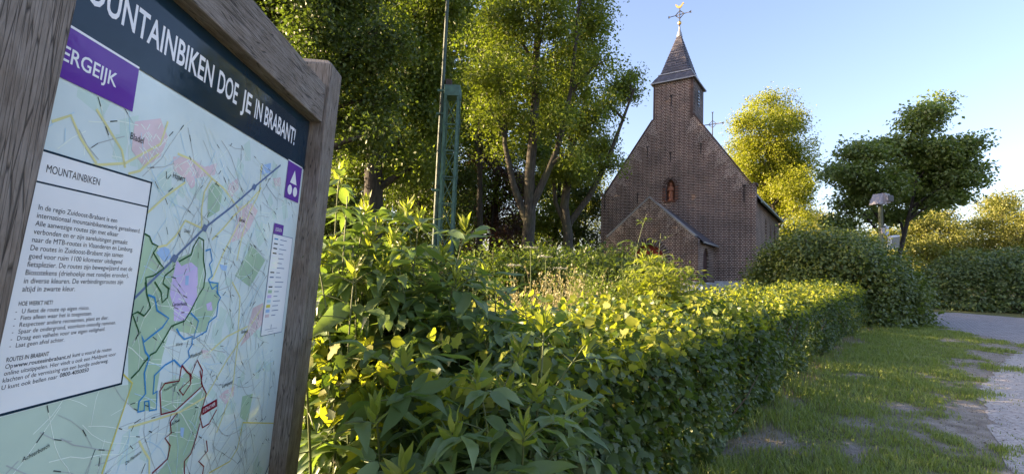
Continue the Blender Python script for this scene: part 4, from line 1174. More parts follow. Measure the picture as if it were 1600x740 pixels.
def shrub(name, label, x, y, rx, ry, h, seed, leaf, n=26000, size=.09, cat='shrub', group=None, tpl=LEAF_SMALL, layers=False, lump=.12, low=0.05, tilt=0.0, hollow=.62, box=.55):
    """dense rounded bush: a shell of leaf sprays several layers deep over a spray of stems"""
    rng = np.random.default_rng(seed)
    z0 = ter(y)
    root = empty(name, (x, y, z0)); tag(root, label, cat, group)
    parts = []
    for k in range(26):
        a = rng.uniform(0, 6.28); q = rng.uniform(.3, .85)
        e_ = np.array([rx * q * math.cos(a), ry * q * math.sin(a), h * rng.uniform(.55, .9)])
        parts.append(tube_np(curve_pts((.15 * math.cos(a), .15 * math.sin(a), -.05), e_, (0, 0, .15), 5), np.linspace(.035, .008, 5), 5))
    V, F = join_np(parts); tag(obj_np('stems', V, F, M_TWIG, root, True), kind='stuff')
    m_ = n // 40
    u = unit(rng.normal(0, 1, (m_, 3))); u[:, 2] = np.abs(u[:, 2]) * 1.0 - low * rng.uniform(0, 1, m_)
    az = np.arctan2(u[:, 1], u[:, 0])
    lm = 1 + lump * np.sin(3 * az + seed) + lump * .8 * np.sin(7 * az + 3 * u[:, 2] + seed * 1.7) + lump * .6 * np.sin(9 * u[:, 2] + 2 * az) + rng.normal(0, .035, m_)
    q = rng.uniform(hollow, 1, m_) ** .5
    hor = np.sqrt(np.clip(1 - u[:, 2] ** 2, 0, 1)) ** box
    c = np.stack([np.cos(az) * hor * rx * q * lm, np.sin(az) * hor * ry * q * lm, np.clip(u[:, 2], 0.02, 1) ** .8 * h * q * (1 + .6 * (lm - 1)) + tilt * np.cos(az) * rx * hor], 1)
    c[:, 2] = np.maximum(c[:, 2], .12)
    sg = rng.uniform(.10, .24, m_) * (1 + h * .08)
    P, D, Nn, S = leaf_cloud(rng, c, sg, 40, size, up=1.1, flat=.45 if layers else .7)
    P[:, 2] = np.maximum(P[:, 2], .03)
    out = unit(P * np.array([1 / rx, 1 / ry, 1 / h]))
    Nn = unit(Nn + out * .8); D = unit(D + out * .35 + np.array([0, 0, -.2]))
    V, F = scatter(P, D, Nn, S, tpl)
    obj_np('foliage', V, F, leaf, root)
    return root

LOBES_MAPLE_A = [(0.36,-1.06,12.01,1.5,1.5,1.25), (-1.2,-0.67,11.89,1.27,1.27,1.14), (1.9,0.77,12.19,1.37,1.37,1.37), (2.64,0.21,12.66,0.8,1.06,1.06), (-1.63,-1.04,9.8,1.12,1.12,1.0), (-0.05,-0.17,9.97,1.04,1.04,0.91), (1.85,-0.05,9.81,1.18,1.18,0.92), (2.9,-0.87,10.46,0.5,0.7,0.7), (-0.79,0.6,8.26,1.22,1.22,0.81), (1.02,-0.99,7.69,1.0,1.0,0.7), (-1.87,-0.28,8.48,0.78,1.04,1.04), (0.35,0.04,14.64,1.85,1.85,1.32), (-1.58,-0.18,14.42,1.56,1.56,1.3), (2.17,0.22,14.83,1.01,1.2,1.2), (0.02,0.61,17.1,1.9,1.9,1.36), (-1.03,1.17,7.13,0.97,0.97,0.45), (1.74,-0.55,6.65,0.64,0.64,0.46)]
LOBES_MAPLE_B = [(2.53,0.45,11.38,0.82,0.82,0.63), (3.08,0.59,11.9,0.48,0.48,0.41), (1.57,-0.62,9.96,0.66,0.66,0.48), (0.45,-1.5,8.85,0.93,0.93,0.75), (1.74,1.42,8.54,0.72,0.72,0.52), (0.33,-0.61,6.88,0.9,0.9,0.66), (1.87,-0.56,7.07,0.54,0.54,0.3), (-0.68,1.18,10.35,0.91,0.91,0.91), (-0.18,0.26,12.36,1.19,1.19,1.19), (-0.68,-0.09,6.7,0.68,0.68,0.49)]
LOBES_OAK = [(0.53,0.39,7.71,0.76,0.76,0.61), (1.97,-0.67,6.88,0.69,0.69,0.62), (2.3,0.3,7.89,0.76,0.76,0.61), (2.86,-0.18,6.4,0.65,0.65,0.58), (2.15,-0.59,5.89,0.63,0.63,0.49), (3.23,0.23,5.8,0.6,0.6,0.53), (2.43,0.62,5.42,0.62,0.62,0.54), (0.87,-0.42,8.36,1.13,1.13,0.71), (2.26,0.19,8.97,1.05,1.05,0.75), (3.45,-0.29,6.99,0.57,0.57,0.5), (-0.46,0.35,8.47,0.91,0.91,0.91), (2.74,0.32,4.58,0.58,0.58,0.3), (3.61,-0.4,4.75,0.4,0.4,0.31), (1.3,0.47,5.49,0.61,0.61,0.54)]
LOBES_MAPLE_C = [(0.4,0.3,7.46,0.91,0.91,0.91), (1.28,0.35,6.24,0.81,0.81,0.71), (0.03,0.61,5.31,0.78,0.78,0.49), (0.82,-0.14,8.97,0.78,0.88,0.88), (1.58,0.5,8.01,0.61,0.82,0.82), (0.07,0.73,11.4,1.24,1.24,1.03), (1.86,-0.76,10.12,0.84,0.94,0.94), (-0.79,0.67,4.76,0.62,0.62,0.37), (1.26,-0.2,4.85,0.58,0.58,0.31)]
LOBES_MAPLE_D = [(-2.75,-0.07,15.72,1.95,1.95,1.42), (-0.37,-1.22,15.2,1.53,1.7,1.7), (-2.43,0.69,13.79,1.82,1.82,1.28), (-4.08,-0.72,16.07,1.38,1.38,1.38), (-2.45,1.28,19.29,2.6,2.6,1.86), (1.03,-0.78,14.75,1.21,1.55,1.55), (-0.75,0.21,11.74,1.43,1.43,1.07), (0.92,-0.35,12.34,0.98,1.05,1.05)]
LOBES_LIME = [(0.22,0.69,19.93,1.92,1.92,1.67), (-2.72,-1.86,17.12,2.0,2.0,1.7), (0.02,-1.96,16.88,2.3,2.3,2.0), (-2.02,1.52,15.51,1.69,1.82,1.82), (0.65,1.55,14.94,2.74,2.74,2.09), (2.64,0.41,15.07,1.78,1.78,1.78), (-0.16,2.59,12.08,2.2,2.2,1.86), (0.69,-1.81,11.29,2.19,2.19,1.7), (1.28,2.16,9.36,2.51,2.51,1.58), (1.46,-2.03,9.11,1.33,1.45,1.45), (-1.04,2.85,9.36,1.2,1.34,1.34), (1.49,0.76,7.1,1.8,1.8,1.03), (-2.76,0.66,13.26,1.54,1.54,1.54), (4.56,2.89,13.84,1.61,1.61,1.61), (0.76,1.76,13.17,3.14,3.14,1.57), (0.42,1.78,10.61,2.88,2.88,1.44)]
LOBES_CHEST = [(0.74,-1.71,11.91,1.12,1.12,1.12), (-0.05,-0.5,10.77,1.4,1.4,0.93), (2.12,-1.59,10.05,1.64,1.64,1.05), (-2.54,-1.18,9.78,1.29,1.29,0.83), (-3.67,-1.1,8.57,1.29,1.29,0.61), (3.09,1.38,9.71,2.06,2.06,1.16), (3.1,-1.43,8.57,1.28,1.28,0.68), (-1.51,-0.78,7.93,1.69,1.69,0.92), (-2.56,-0.03,6.9,1.03,1.03,0.55), (3.43,1.34,7.89,2.06,2.06,0.74), (1.45,1.79,6.73,1.67,1.67,0.59), (-2.74,0.8,5.7,0.89,0.89,0.49), (2.78,-1.1,7.34,0.99,0.99,0.53), (3.09,0.17,13.67,0.56,0.56,0.48)]

# trees in the wood left of the chapel
G_WOOD = 'trees of the wood left of the chapel'
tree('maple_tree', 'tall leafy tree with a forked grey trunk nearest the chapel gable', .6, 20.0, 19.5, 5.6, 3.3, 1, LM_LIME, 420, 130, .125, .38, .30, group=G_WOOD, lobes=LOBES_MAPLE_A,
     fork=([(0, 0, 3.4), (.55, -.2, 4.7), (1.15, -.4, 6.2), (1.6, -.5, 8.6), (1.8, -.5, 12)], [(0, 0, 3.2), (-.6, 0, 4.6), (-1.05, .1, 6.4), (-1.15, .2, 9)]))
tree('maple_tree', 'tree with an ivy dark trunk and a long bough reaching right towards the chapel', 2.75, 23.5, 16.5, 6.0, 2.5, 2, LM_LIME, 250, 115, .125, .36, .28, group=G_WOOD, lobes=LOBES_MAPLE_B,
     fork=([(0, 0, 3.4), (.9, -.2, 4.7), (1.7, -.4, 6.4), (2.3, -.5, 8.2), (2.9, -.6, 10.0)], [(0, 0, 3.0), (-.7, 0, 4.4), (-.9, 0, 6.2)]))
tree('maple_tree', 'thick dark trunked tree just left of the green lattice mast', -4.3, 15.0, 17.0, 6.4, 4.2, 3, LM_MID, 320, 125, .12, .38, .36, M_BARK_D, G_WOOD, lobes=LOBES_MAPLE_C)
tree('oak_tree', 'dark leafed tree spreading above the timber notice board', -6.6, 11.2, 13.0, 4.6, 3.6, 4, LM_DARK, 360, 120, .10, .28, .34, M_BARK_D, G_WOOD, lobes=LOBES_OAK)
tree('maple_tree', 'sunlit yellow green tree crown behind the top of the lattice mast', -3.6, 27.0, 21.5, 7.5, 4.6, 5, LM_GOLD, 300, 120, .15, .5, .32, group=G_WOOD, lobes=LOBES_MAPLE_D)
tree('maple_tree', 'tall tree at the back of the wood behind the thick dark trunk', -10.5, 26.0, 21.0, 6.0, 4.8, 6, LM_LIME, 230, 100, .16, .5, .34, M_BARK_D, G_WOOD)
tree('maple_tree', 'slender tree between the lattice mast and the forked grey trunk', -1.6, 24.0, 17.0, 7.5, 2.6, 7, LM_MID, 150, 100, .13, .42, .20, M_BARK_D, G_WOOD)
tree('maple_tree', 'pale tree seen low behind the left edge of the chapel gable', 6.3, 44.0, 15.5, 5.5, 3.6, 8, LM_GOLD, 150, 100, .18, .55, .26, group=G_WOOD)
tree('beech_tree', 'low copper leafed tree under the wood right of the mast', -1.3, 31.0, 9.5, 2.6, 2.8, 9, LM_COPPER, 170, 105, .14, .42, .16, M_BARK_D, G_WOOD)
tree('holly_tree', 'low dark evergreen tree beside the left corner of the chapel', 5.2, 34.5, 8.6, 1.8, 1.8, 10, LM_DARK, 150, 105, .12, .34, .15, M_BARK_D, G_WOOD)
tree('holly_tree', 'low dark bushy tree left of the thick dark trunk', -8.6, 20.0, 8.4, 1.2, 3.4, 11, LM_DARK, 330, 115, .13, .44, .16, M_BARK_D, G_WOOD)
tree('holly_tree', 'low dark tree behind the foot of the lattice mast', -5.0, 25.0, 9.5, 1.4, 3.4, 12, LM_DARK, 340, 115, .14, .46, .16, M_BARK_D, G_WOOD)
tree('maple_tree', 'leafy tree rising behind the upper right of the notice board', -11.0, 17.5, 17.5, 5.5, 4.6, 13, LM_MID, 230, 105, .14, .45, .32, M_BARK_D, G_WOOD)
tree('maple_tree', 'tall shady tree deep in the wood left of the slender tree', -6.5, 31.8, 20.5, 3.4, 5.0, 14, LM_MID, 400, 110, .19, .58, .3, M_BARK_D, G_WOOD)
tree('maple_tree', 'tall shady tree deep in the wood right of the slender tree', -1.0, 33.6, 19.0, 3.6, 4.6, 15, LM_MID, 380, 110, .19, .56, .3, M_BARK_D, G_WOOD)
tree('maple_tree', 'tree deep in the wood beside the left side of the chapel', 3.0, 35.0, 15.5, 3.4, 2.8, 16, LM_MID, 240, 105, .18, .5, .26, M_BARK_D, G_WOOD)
tree('maple_tree', 'tall tree added at the far left back to shade the chapel front', -14.0, 31.5, 20.0, 4.5, 5.0, 18, LM_MID, 380, 105, .2, .6, .32, M_BARK_D, G_WOOD)  # added behind the other trees to keep sun patches off the chapel front
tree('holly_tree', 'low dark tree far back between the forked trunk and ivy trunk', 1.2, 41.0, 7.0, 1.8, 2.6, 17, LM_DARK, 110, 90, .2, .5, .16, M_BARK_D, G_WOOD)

# trees on the right
tree('lime_tree', 'tall golden sunlit tree behind the right side of the chapel', 25.9, 48.0, 21.9, 6.0, 4.6, 21, LM_GOLD, 560, 140, .19, .56, .36, lobes=LOBES_LIME, th=.8)
tree('chestnut_tree', 'spreading dark green tree with two stems behind the floodlight pole', 23.6, 30.0, 13.4, 4.8, 4.4, 22, LM_CHEST, 480, 95, .20, .44, .26, M_BARK_D, lobes=LOBES_CHEST, lean=(-.5, 0), flat=.5, th=.55,
     fork=([(.05, 0, .9), (.35, 0, 2.6), (.85, 0, 4.4), (1.4, 0, 6.5), (1.9, 0, 9)],))
FAR = [(47, 74, 12.5, 5.0), (54, 78, 12.0, 5.0), (60, 70, 12.5, 4.6), (66, 75, 14.0, 5.4), (73, 72, 16.2, 5.2), (80, 70, 17.5, 5.4), (51, 66, 9.5, 3.6), (84, 80, 17, 6)]
FAR_L = ['ochre leafed tree farthest left in the distant row', 'ochre tree in the distant row behind the chestnut trunk', 'small ochre tree in the distant row right of the chestnut', 'ochre tree in the distant row above the rounded bush',
         'tall ochre tree in the distant row near the right picture edge', 'tallest ochre tree in the distant row at the right picture edge', 'low yellow tree in front of the distant row behind the bush', 'ochre tree at the far end of the distant row']
for k, (x, y, h, r_) in enumerate(FAR):
    tree('birch_tree', FAR_L[k], x, y, h, 2.0, r_, 40 + k, LM_AUTUMN, 240, 80, .30, .75, .22, group='distant row of ochre trees', top=.45)

# bushes
shrub('laurel_bush', 'large dark rounded bush at the far end of the clipped hedge', 10.5, 15.7, 2.6, 1.75, 2.85, 51, LM_BUSH, 46000, .105, lump=.05, tilt=-.13, box=.95)
shrub('rhododendron_bush', 'broad dark bush beyond the brick path at the right edge', 23.3, 22.6, 4.7, 2.2, 2.8, 52, LM_YEW, 52000, .12, layers=True, lump=.06, box=1.0)
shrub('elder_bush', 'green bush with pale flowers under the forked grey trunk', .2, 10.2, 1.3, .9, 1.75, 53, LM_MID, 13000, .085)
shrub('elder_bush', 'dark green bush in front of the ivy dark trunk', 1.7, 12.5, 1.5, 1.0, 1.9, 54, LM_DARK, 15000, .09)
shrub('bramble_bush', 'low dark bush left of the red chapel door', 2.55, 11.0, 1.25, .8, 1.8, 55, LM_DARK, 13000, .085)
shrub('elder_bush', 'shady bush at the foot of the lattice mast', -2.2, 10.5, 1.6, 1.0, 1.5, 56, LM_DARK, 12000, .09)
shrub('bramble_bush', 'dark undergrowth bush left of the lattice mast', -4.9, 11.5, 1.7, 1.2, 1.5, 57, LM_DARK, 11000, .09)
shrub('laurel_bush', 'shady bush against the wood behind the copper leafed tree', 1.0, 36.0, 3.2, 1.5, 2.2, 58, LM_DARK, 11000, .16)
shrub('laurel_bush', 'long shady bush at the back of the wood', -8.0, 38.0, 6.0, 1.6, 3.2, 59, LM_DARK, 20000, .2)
# ================================================================ clipped hedge
def on_screen(P):
    d = P - CAM
    z = d @ np.array(_fw); u = d @ np.array(cam_rt); v = d @ np.array(cam_up)
    return z, 800 + 760 * u / np.maximum(z, .01), 370 - 760 * v / np.maximum(z, .01)

def leaf_objects(root, P, D, N, S, tpls, m, name='leaf', top=300, box=(0, 1600, 0, 740)):
    """the leaves that show largest become objects; returns the mask of the rest"""
    z, px, py = on_screen(P)
    ok = (z > .3) & (px > box[0]) & (px < box[1]) & (py > box[2]) & (py < box[3])
    score = np.where(ok, S / np.maximum(z, .3), 0)
    idx = np.argsort(-score)[:top]
    meshes = []
    for tv, tf in tpls:
        me = np_mesh(name, tv, tf, True); me.materials.append(m); meshes.append(me)
    Dn = unit(D); B = unit(np.cross(Dn, N)); Nn = np.cross(B, Dn)
    inv = root.matrix_world.inverted() if root.matrix_world != Matrix() else Matrix.Translation(-root.location)
    inv = Matrix.Translation(-root.location)
    for k, i in enumerate(idx):
        s = float(S[i])
        M = Matrix(((B[i, 0] * s, Dn[i, 0] * s, Nn[i, 0] * s, P[i, 0]), (B[i, 1] * s, Dn[i, 1] * s, Nn[i, 1] * s, P[i, 1]), (B[i, 2] * s, Dn[i, 2] * s, Nn[i, 2] * s, P[i, 2]), (0, 0, 0, 1)))
        o = bpy.data.objects.new(name, meshes[k % len(meshes)])
        link(o, root); o.matrix_local = inv @ M
    rest = np.ones(len(P), bool); rest[idx] = False
    return rest

_rng = np.random.default_rng(77)
HP = np.array(HEDGE); _seg = np.linalg.norm(np.diff(HP, axis=0), axis=1); _cum = np.concatenate([[0], np.cumsum(_seg)]); HL = _cum[-1]
def hedge_frame(s):
    x = np.interp(s, _cum, HP[:, 0]); y = np.interp(s, _cum, HP[:, 1])
    x2 = np.interp(np.minimum(s + .5, HL), _cum, HP[:, 0]); y2 = np.interp(np.minimum(s + .5, HL), _cum, HP[:, 1])
    x1 = np.interp(np.maximum(s - .5, 0), _cum, HP[:, 0]); y1 = np.interp(np.maximum(s - .5, 0), _cum, HP[:, 1])
    t = unit(np.stack([x2 - x1, y2 - y1], 1))
    return np.stack([x, y], 1), t, np.stack([t[:, 1], -t[:, 0]], 1)           # point, along, outward (grass side)
def hedge_bulge(s, h):
    return .16 * (vnoise(s * 1.3, h * 2.0, 21) - .5) + .12 * (vnoise(s * 3.7, h * 4.5, 22) - .5)
HW, HH = 1.45, 1.06
def hedge_pts(n, s0, s1):
    s = _rng.uniform(s0, s1, n)
    face = _rng.choice(3, n, p=[.52, .42, .06])
    deep = _rng.exponential(.10, n)
    c, t, o = hedge_frame(s)
    h = np.where(face == 0, _rng.beta(1.15, 1.0, n) * HH, 0)
    w = _rng.uniform(0, HW, n)
    crest = HH + .13 * (vnoise(s * 1.1, w * 2, 31) - .35) + .16 * (vnoise(s * 4, w * 4, 32) - .5) + .06 * np.minimum(w, .8)
    rnd = .16 * np.clip((h / HH - .75) / .25, 0, 1) ** 2 + .10 * np.clip((.3 - h / HH) / .3, 0, 1)
    inw = np.where(face == 0, deep + rnd - hedge_bulge(s, h), np.where(face == 1, w, HW - deep))
    hh = np.where(face == 0, h, np.where(face == 1, crest - deep * .9, _rng.uniform(.2, HH, n)))
    hh = hh + np.where((face == 1) & (_rng.uniform(0, 1, n) < .16), _rng.uniform(.02, .2, n), 0)
    xy = c - o * inw[:, None]
    P = np.stack([xy[:, 0], xy[:, 1], ter_np(xy[:, 1]) + np.maximum(hh, .03)], 1)
    out = np.where((face == 0)[:, None], np.concatenate([o, np.full((n, 1), .35)], 1), np.where((face == 1)[:, None], np.array([[0, 0, 1.0]]), np.concatenate([-o, np.full((n, 1), .3)], 1)))
    N = unit(out + _rng.normal(0, 1, (n, 3)) * np.where(face == 1, 1.15, .5)[:, None])
    D = unit(np.concatenate([o, np.full((n, 1), -.5)], 1) * np.where(face == 0, .8, .25)[:, None] + _rng.normal(0, .6, (n, 3)))
    near = np.clip(1.0 - s / 9, 0, 1)
    S = (.044 + .018 * near) * _rng.uniform(.6, 1.35, n)
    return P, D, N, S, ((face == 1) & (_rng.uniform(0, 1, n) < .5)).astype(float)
HEDGE_O = empty('hedge', (1.6, 4.0, ter(4.0)))
tag(HEDGE_O, 'clipped broadleaf hedge running from the elder to the dark bush', 'hedge')
_parts = [hedge_pts(30000, 0, 5.0), hedge_pts(30000, 5.0, 11.0), hedge_pts(22000, 11.0, HL)]
P, D, N, S, YOUNG_SUN = [np.concatenate(z) for z in zip(*_parts)]
_hedge_tpls = [LEAF_BROAD, LEAF_LOBED]
_n0 = len(P)
_old = YOUNG_SUN < .5
for _sel, _m, _top, _nm in ((_old, LM_HEDGE, 220, 'foliage'), (~_old, LM_YOUNG_SUN, 80, 'sunlit_young_growth')):
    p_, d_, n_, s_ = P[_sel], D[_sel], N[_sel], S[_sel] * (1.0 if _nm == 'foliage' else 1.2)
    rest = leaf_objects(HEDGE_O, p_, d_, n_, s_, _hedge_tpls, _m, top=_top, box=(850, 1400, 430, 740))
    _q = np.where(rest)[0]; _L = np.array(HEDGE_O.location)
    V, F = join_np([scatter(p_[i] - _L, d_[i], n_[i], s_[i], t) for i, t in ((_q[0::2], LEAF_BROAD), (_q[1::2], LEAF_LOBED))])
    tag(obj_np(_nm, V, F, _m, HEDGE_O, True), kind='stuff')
_st = []
for k in range(170):
    s = np.array([_rng.uniform(0, HL)]); c, t, o = hedge_frame(s)
    b = c[0] - o[0] * _rng.uniform(.25, 1.2)
    b3 = np.array([b[0], b[1], ter(b[1]) - .03])
    for q in range(3):
        e_ = b3 + np.array([*(o[0] * _rng.uniform(-.5, .45) + t[0] * _rng.uniform(-.4, .4)), _rng.uniform(.5, .98)])
        _st.append(tube_np(curve_pts(b3, e_, _rng.normal(0, .04, 3), 4) - np.array(HEDGE_O.location), np.linspace(.014, .004, 4), 4))
V, F = join_np(_st); tag(obj_np('stems', V, F, M_TWIG, HEDGE_O, True), kind='stuff')

# ================================================================ elder shrubs with large feathered leaves
ELD = [leaflet_template(7, .15 + .012 * k, -.16 - .07 * k, .22 + .06 * k, .012, k) for k in range(5)]
TIP = [leaflet_template(5, .13, .12, .35, .006, 9)]
def elder(name, label, stems, seed, leaf_len=(.075, .125), top=300, box=(0, 1600, 0, 740), shoots=True, nodes=(6, 9), tipm=None, leafm=None, cat='shrub', stem_r=.009, tipf=.8):
    """stems: list of (root xyz, tip xyz); opposite pairs of feathered leaves along each"""
    rng = np.random.default_rng(seed)
    root = empty(name, tuple(stems[0][0])); tag(root, label, cat)
    L0 = np.array(root.location)
    A, T = [], []
    for (r0, t0) in stems:
        r0, t0 = np.array(r0, float), np.array(t0, float)
        ln = np.linalg.norm(t0 - r0)
        path = curve_pts(r0, t0, (rng.normal(0, .05) * ln, rng.normal(0, .05) * ln, .06 * ln), 9)
        V, F = tube_np(path - L0, np.linspace(stem_r, .003, 9), 6)
        obj_np('stem', V, F, M_STEM, root, True)
        nn = rng.integers(nodes[0], nodes[1])
        az0 = rng.uniform(0, 6.28)
        rach = []
        for k in range(nn):
            t = .22 + .78 * (k + .5) / nn
            b = np.array([np.interp(t, np.linspace(0, 1, 9), path[:, c]) for c in range(3)])
            az = az0 + (k % 2) * 1.57 + rng.uniform(-.35, .35)
            for sd in (0, math.pi):
                a = az + sd
                L_ = rng.uniform(.13, .24) * (1.0 if t < .8 else .75)
                d = unit(np.array([math.cos(a), math.sin(a), rng.uniform(-.1, .55) + (.5 if t > .85 else 0)]))
                side = unit(np.cross(d, np.array([0, 0, 1.0])))
                droop = np.array([0, 0, -.35])
                pts = [b + d * L_ * q + droop * L_ * q * q * .6 for q in np.linspace(0, 1, 5)]
                rach.append(tube_np(np.array(pts) - L0, np.linspace(.0032, .0016, 5), 4))
                for q, sgn in ((.42, -1), (.42, 1), (.74, -1), (.74, 1), (1.0, 0)):
                    if rng.uniform() < .06: continue
                    p = b + d * L_ * q + droop * L_ * q * q * .6
                    dd = unit(d * (1.0 if sgn == 0 else .62) + side * sgn * .8 + np.array([0, 0, rng.uniform(-.75, .05)]) + rng.normal(0, .1, 3))
                    nv = unit(np.array([0, 0, 1.0]) + d * .25 + rng.normal(0, .28, 3))
                    if p[1] < 2.42 and p[0] < -.60 + .15 * (2.42 - p[1]): continue
                    s = rng.uniform(*leaf_len) * (1.12 if sgn == 0 else 1) * (1 if t < .85 else .72)
                    A.append((p, dd, nv, s))
        if rach:
            V, F = join_np(rach); tag(obj_np('leaf_stalks', V, F, M_STEM, root, True), kind='stuff')
        if shoots and rng.uniform() < tipf:                                 # pale unfolding shoot
            for k in range(11):
                a = k * 2.4
                dd = unit(np.array([math.cos(a) * .55, math.sin(a) * .55, 1.1 - .07 * k]) + rng.normal(0, .12, 3))
                T.append((path[-1] - np.array([0, 0, .006 * k]), dd, unit(np.cross(dd, rng.normal(0, 1, 3))), rng.uniform(.05, .095)))
    arr = lambda X: [np.array([x[i] for x in X]) for i in range(4)]
    P, D, N, S = arr(A)
    rest = leaf_objects(root, P, D, N, S, ELD, leafm or LM_ELDER, top=top, box=box)
    idx = np.where(rest)[0]
    if len(idx):
        ps = []
        for k in range(len(ELD)):
            q = idx[k::len(ELD)]
            if len(q): ps.append(scatter(P[q] - L0, D[q], N[q], S[q], ELD[k]))
        V, F = join_np(ps); tag(obj_np('foliage', V, F, leafm or LM_ELDER, root, True), kind='stuff')
    if T:
        P, D, N, S = arr(T)
        V, F = scatter(P - L0, D, N, S, TIP[0])
        tag(obj_np('young_shoots', V, F, tipm or LM_SHOOT, root, True), kind='stuff')
    return root
_r = random.Random(5)
st = []
for k in range(32):
    x, y = _r.uniform(-1.05, .05), _r.uniform(2.5, 3.3)
    h = _r.uniform(1.25, 1.72) - .28 * max(0, x + .35)
    st.append(((x, y, ter(y)), (x + _r.uniform(-.12, .22), y + _r.uniform(-.5, .1), h)))
for tx, ty, tz in ((-.93, 2.55, 2.12), (-.86, 2.5, 1.98), (-.50, 2.6, 1.90), (-.62, 2.5, 1.78), (-.24, 2.5, 1.86), (-.38, 2.7, 1.72), (-.98, 2.4, 1.75), (-.75, 2.35, 1.62)):
    st.append(((tx * .8 - .1, ty + .25, ter(ty)), (tx, ty, tz)))
for k in range(15):                                                          # sideways shoots leaning out at the foot
    x, y = _r.uniform(-.5, .08), _r.uniform(2.1, 2.6)
    st.append(((x, y, 0), (x + _r.uniform(-.05, .3), y - _r.uniform(.15, .5), _r.uniform(.65, 1.2))))
for k in range(16):
    x, y = _r.uniform(-1.08, -.55), _r.uniform(2.5, 2.95)
    st.append(((x, y + .15, ter(y)), (x + _r.uniform(-.06, .12), y, _r.uniform(1.5, 1.98))))
for tx, ty, tz in ((-.42, 1.62, 1.16), (-.30, 1.50, 1.02), (-.16, 1.55, 1.12), (-.02, 1.60, 1.0), (.06, 1.55, 1.14), (-.36, 1.75, 1.30), (-.1, 1.7, 1.26), (-.22, 1.4, .92), (.1, 1.75, .92), (-.05, 1.42, .86), (-.38, 1.55, .90)):
    st.append(((tx * .6 - .15, ty + .65, 0), (tx, ty, tz)))
elder('elder_shrub', 'big elder shrub with feathered leaves beside the notice board', st, 5, box=(460, 900, 230, 740), nodes=(5, 8), leaf_len=(.135, .21))
st = []
for tx, ty, tz in ((.30, 2.05, 1.10), (.20, 1.95, .95), (.34, 2.15, 1.32), (.12, 1.9, 1.18), (.25, 1.9, .78), (.05, 2.0, 1.30), (.42, 2.25, 1.05), (.30, 1.95, .60), (.15, 2.1, 1.42)):
    st.append(((-.12, 2.3, .02), (tx, ty, tz)))
elder('elder_shrub', 'smaller elder leaning over the near end of the hedge', st, 6, top=120, box=(700, 950, 380, 740), nodes=(5, 7), leaf_len=(.085, .13), tipf=.6)
st = []
for k in range(30):
    a = k * 2.4; q = .06 + .46 * (k / 30)
    st.append(((1.75, 5.75, ter(5.75)), (1.72 + q * math.cos(a), 5.6 + q * math.sin(a), 2.0 - .5 * q - _r.uniform(0, .3))))
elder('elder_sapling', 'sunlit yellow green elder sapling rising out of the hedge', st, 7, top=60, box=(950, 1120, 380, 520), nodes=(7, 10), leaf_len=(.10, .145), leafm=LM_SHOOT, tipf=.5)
st = []
for tx, ty, tz in ((2.1, 7.6, 2.65), (2.3, 7.5, 2.35), (1.9, 7.5, 2.2), (2.05, 7.3, 1.95), (2.5, 7.6, 1.95), (1.75, 7.7, 1.9), (2.3, 7.2, 1.75)):
    st.append(((2.1, 7.8, ter(7.8)), (tx, ty, tz)))
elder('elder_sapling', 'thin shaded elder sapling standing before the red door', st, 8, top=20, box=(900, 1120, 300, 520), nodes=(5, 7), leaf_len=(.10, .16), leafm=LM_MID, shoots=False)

# tall herbs, pale umbels and dry grasses between hedge and wood
def tuft(name, label, x, y, r, h, n, seed, m, head=False, width=.006):
    rng = np.random.default_rng(seed)
    root = empty(name, (x, y, ter(y))); tag(root, label, 'grass', 'tall grasses and herbs behind the hedge')
    a = rng.uniform(0, 6.28, n); q = np.sqrt(rng.uniform(0, 1, n)) * r
    B = np.stack([q * np.cos(a), q * np.sin(a), np.zeros(n)], 1)
    ln = h * rng.uniform(.6, 1.08, n); az = rng.uniform(0, 6.28, n); bend = rng.uniform(.02, .28, n) * ln
    side = np.stack([-np.sin(az), np.cos(az), np.zeros(n)], 1); lean = np.stack([np.cos(az), np.sin(az), np.zeros(n)], 1)
    Vs = []
    for t, w in ((0, 1), (.4, .9), (.75, .6), (1, .1)):
        c = B + lean * (bend * t * t)[:, None] + np.array([0, 0, 1.0]) * (ln * t)[:, None]
        Vs += [c - side * width * w / 2, c + side * width * w / 2]
    V = np.stack(Vs, 1).reshape(-1, 3)
    F = np.array([(0, 1, 3, 2), (2, 3, 5, 4), (4, 5, 7, 6)])[None] + (np.arange(n) * 8)[:, None, None]
    tag(obj_np('blades', V, F.reshape(-1, 4), m, root), kind='stuff')
    if head:
        k = np.repeat(np.arange(n), 16)
        t = rng.uniform(.68, 1.0, len(k))
        c = B[k] + lean[k] * (bend[k] * t * t)[:, None] + np.array([0, 0, 1.0]) * (ln[k] * t)[:, None] + rng.normal(0, .014, (len(k), 3))
        V, F = scatter(c, rng.normal(0, .5, (len(k), 3)) + np.array([0, 0, 1.0]), rng.normal(0, 1, (len(k), 3)), rng.uniform(.015, .035, len(k)), LEAF_SMALL)
        tag(obj_np('seed_heads', V, F, m, root), kind='stuff')
    return root
tuft('grass_tuft', 'dry straw coloured tall grass behind the near hedge', .55, 5.6, .38, 1.5, 170, 61, LM_STRAW, True)
tuft('grass_tuft', 'dry straw coloured tall grass left of the sunlit sapling', .15, 5.1, .30, 1.35, 110, 62, LM_STRAW, True)
tuft('grass_tuft', 'grey green grass clump just left of the sunlit sapling', 1.15, 6.2, .42, 1.45, 500, 63, LM_MID, True, .008)
tuft('grass_tuft', 'green grass clump between the elder and the dry grasses', -.25, 4.6, .5, 1.15, 500, 64, LM_GRASS, False, .01)
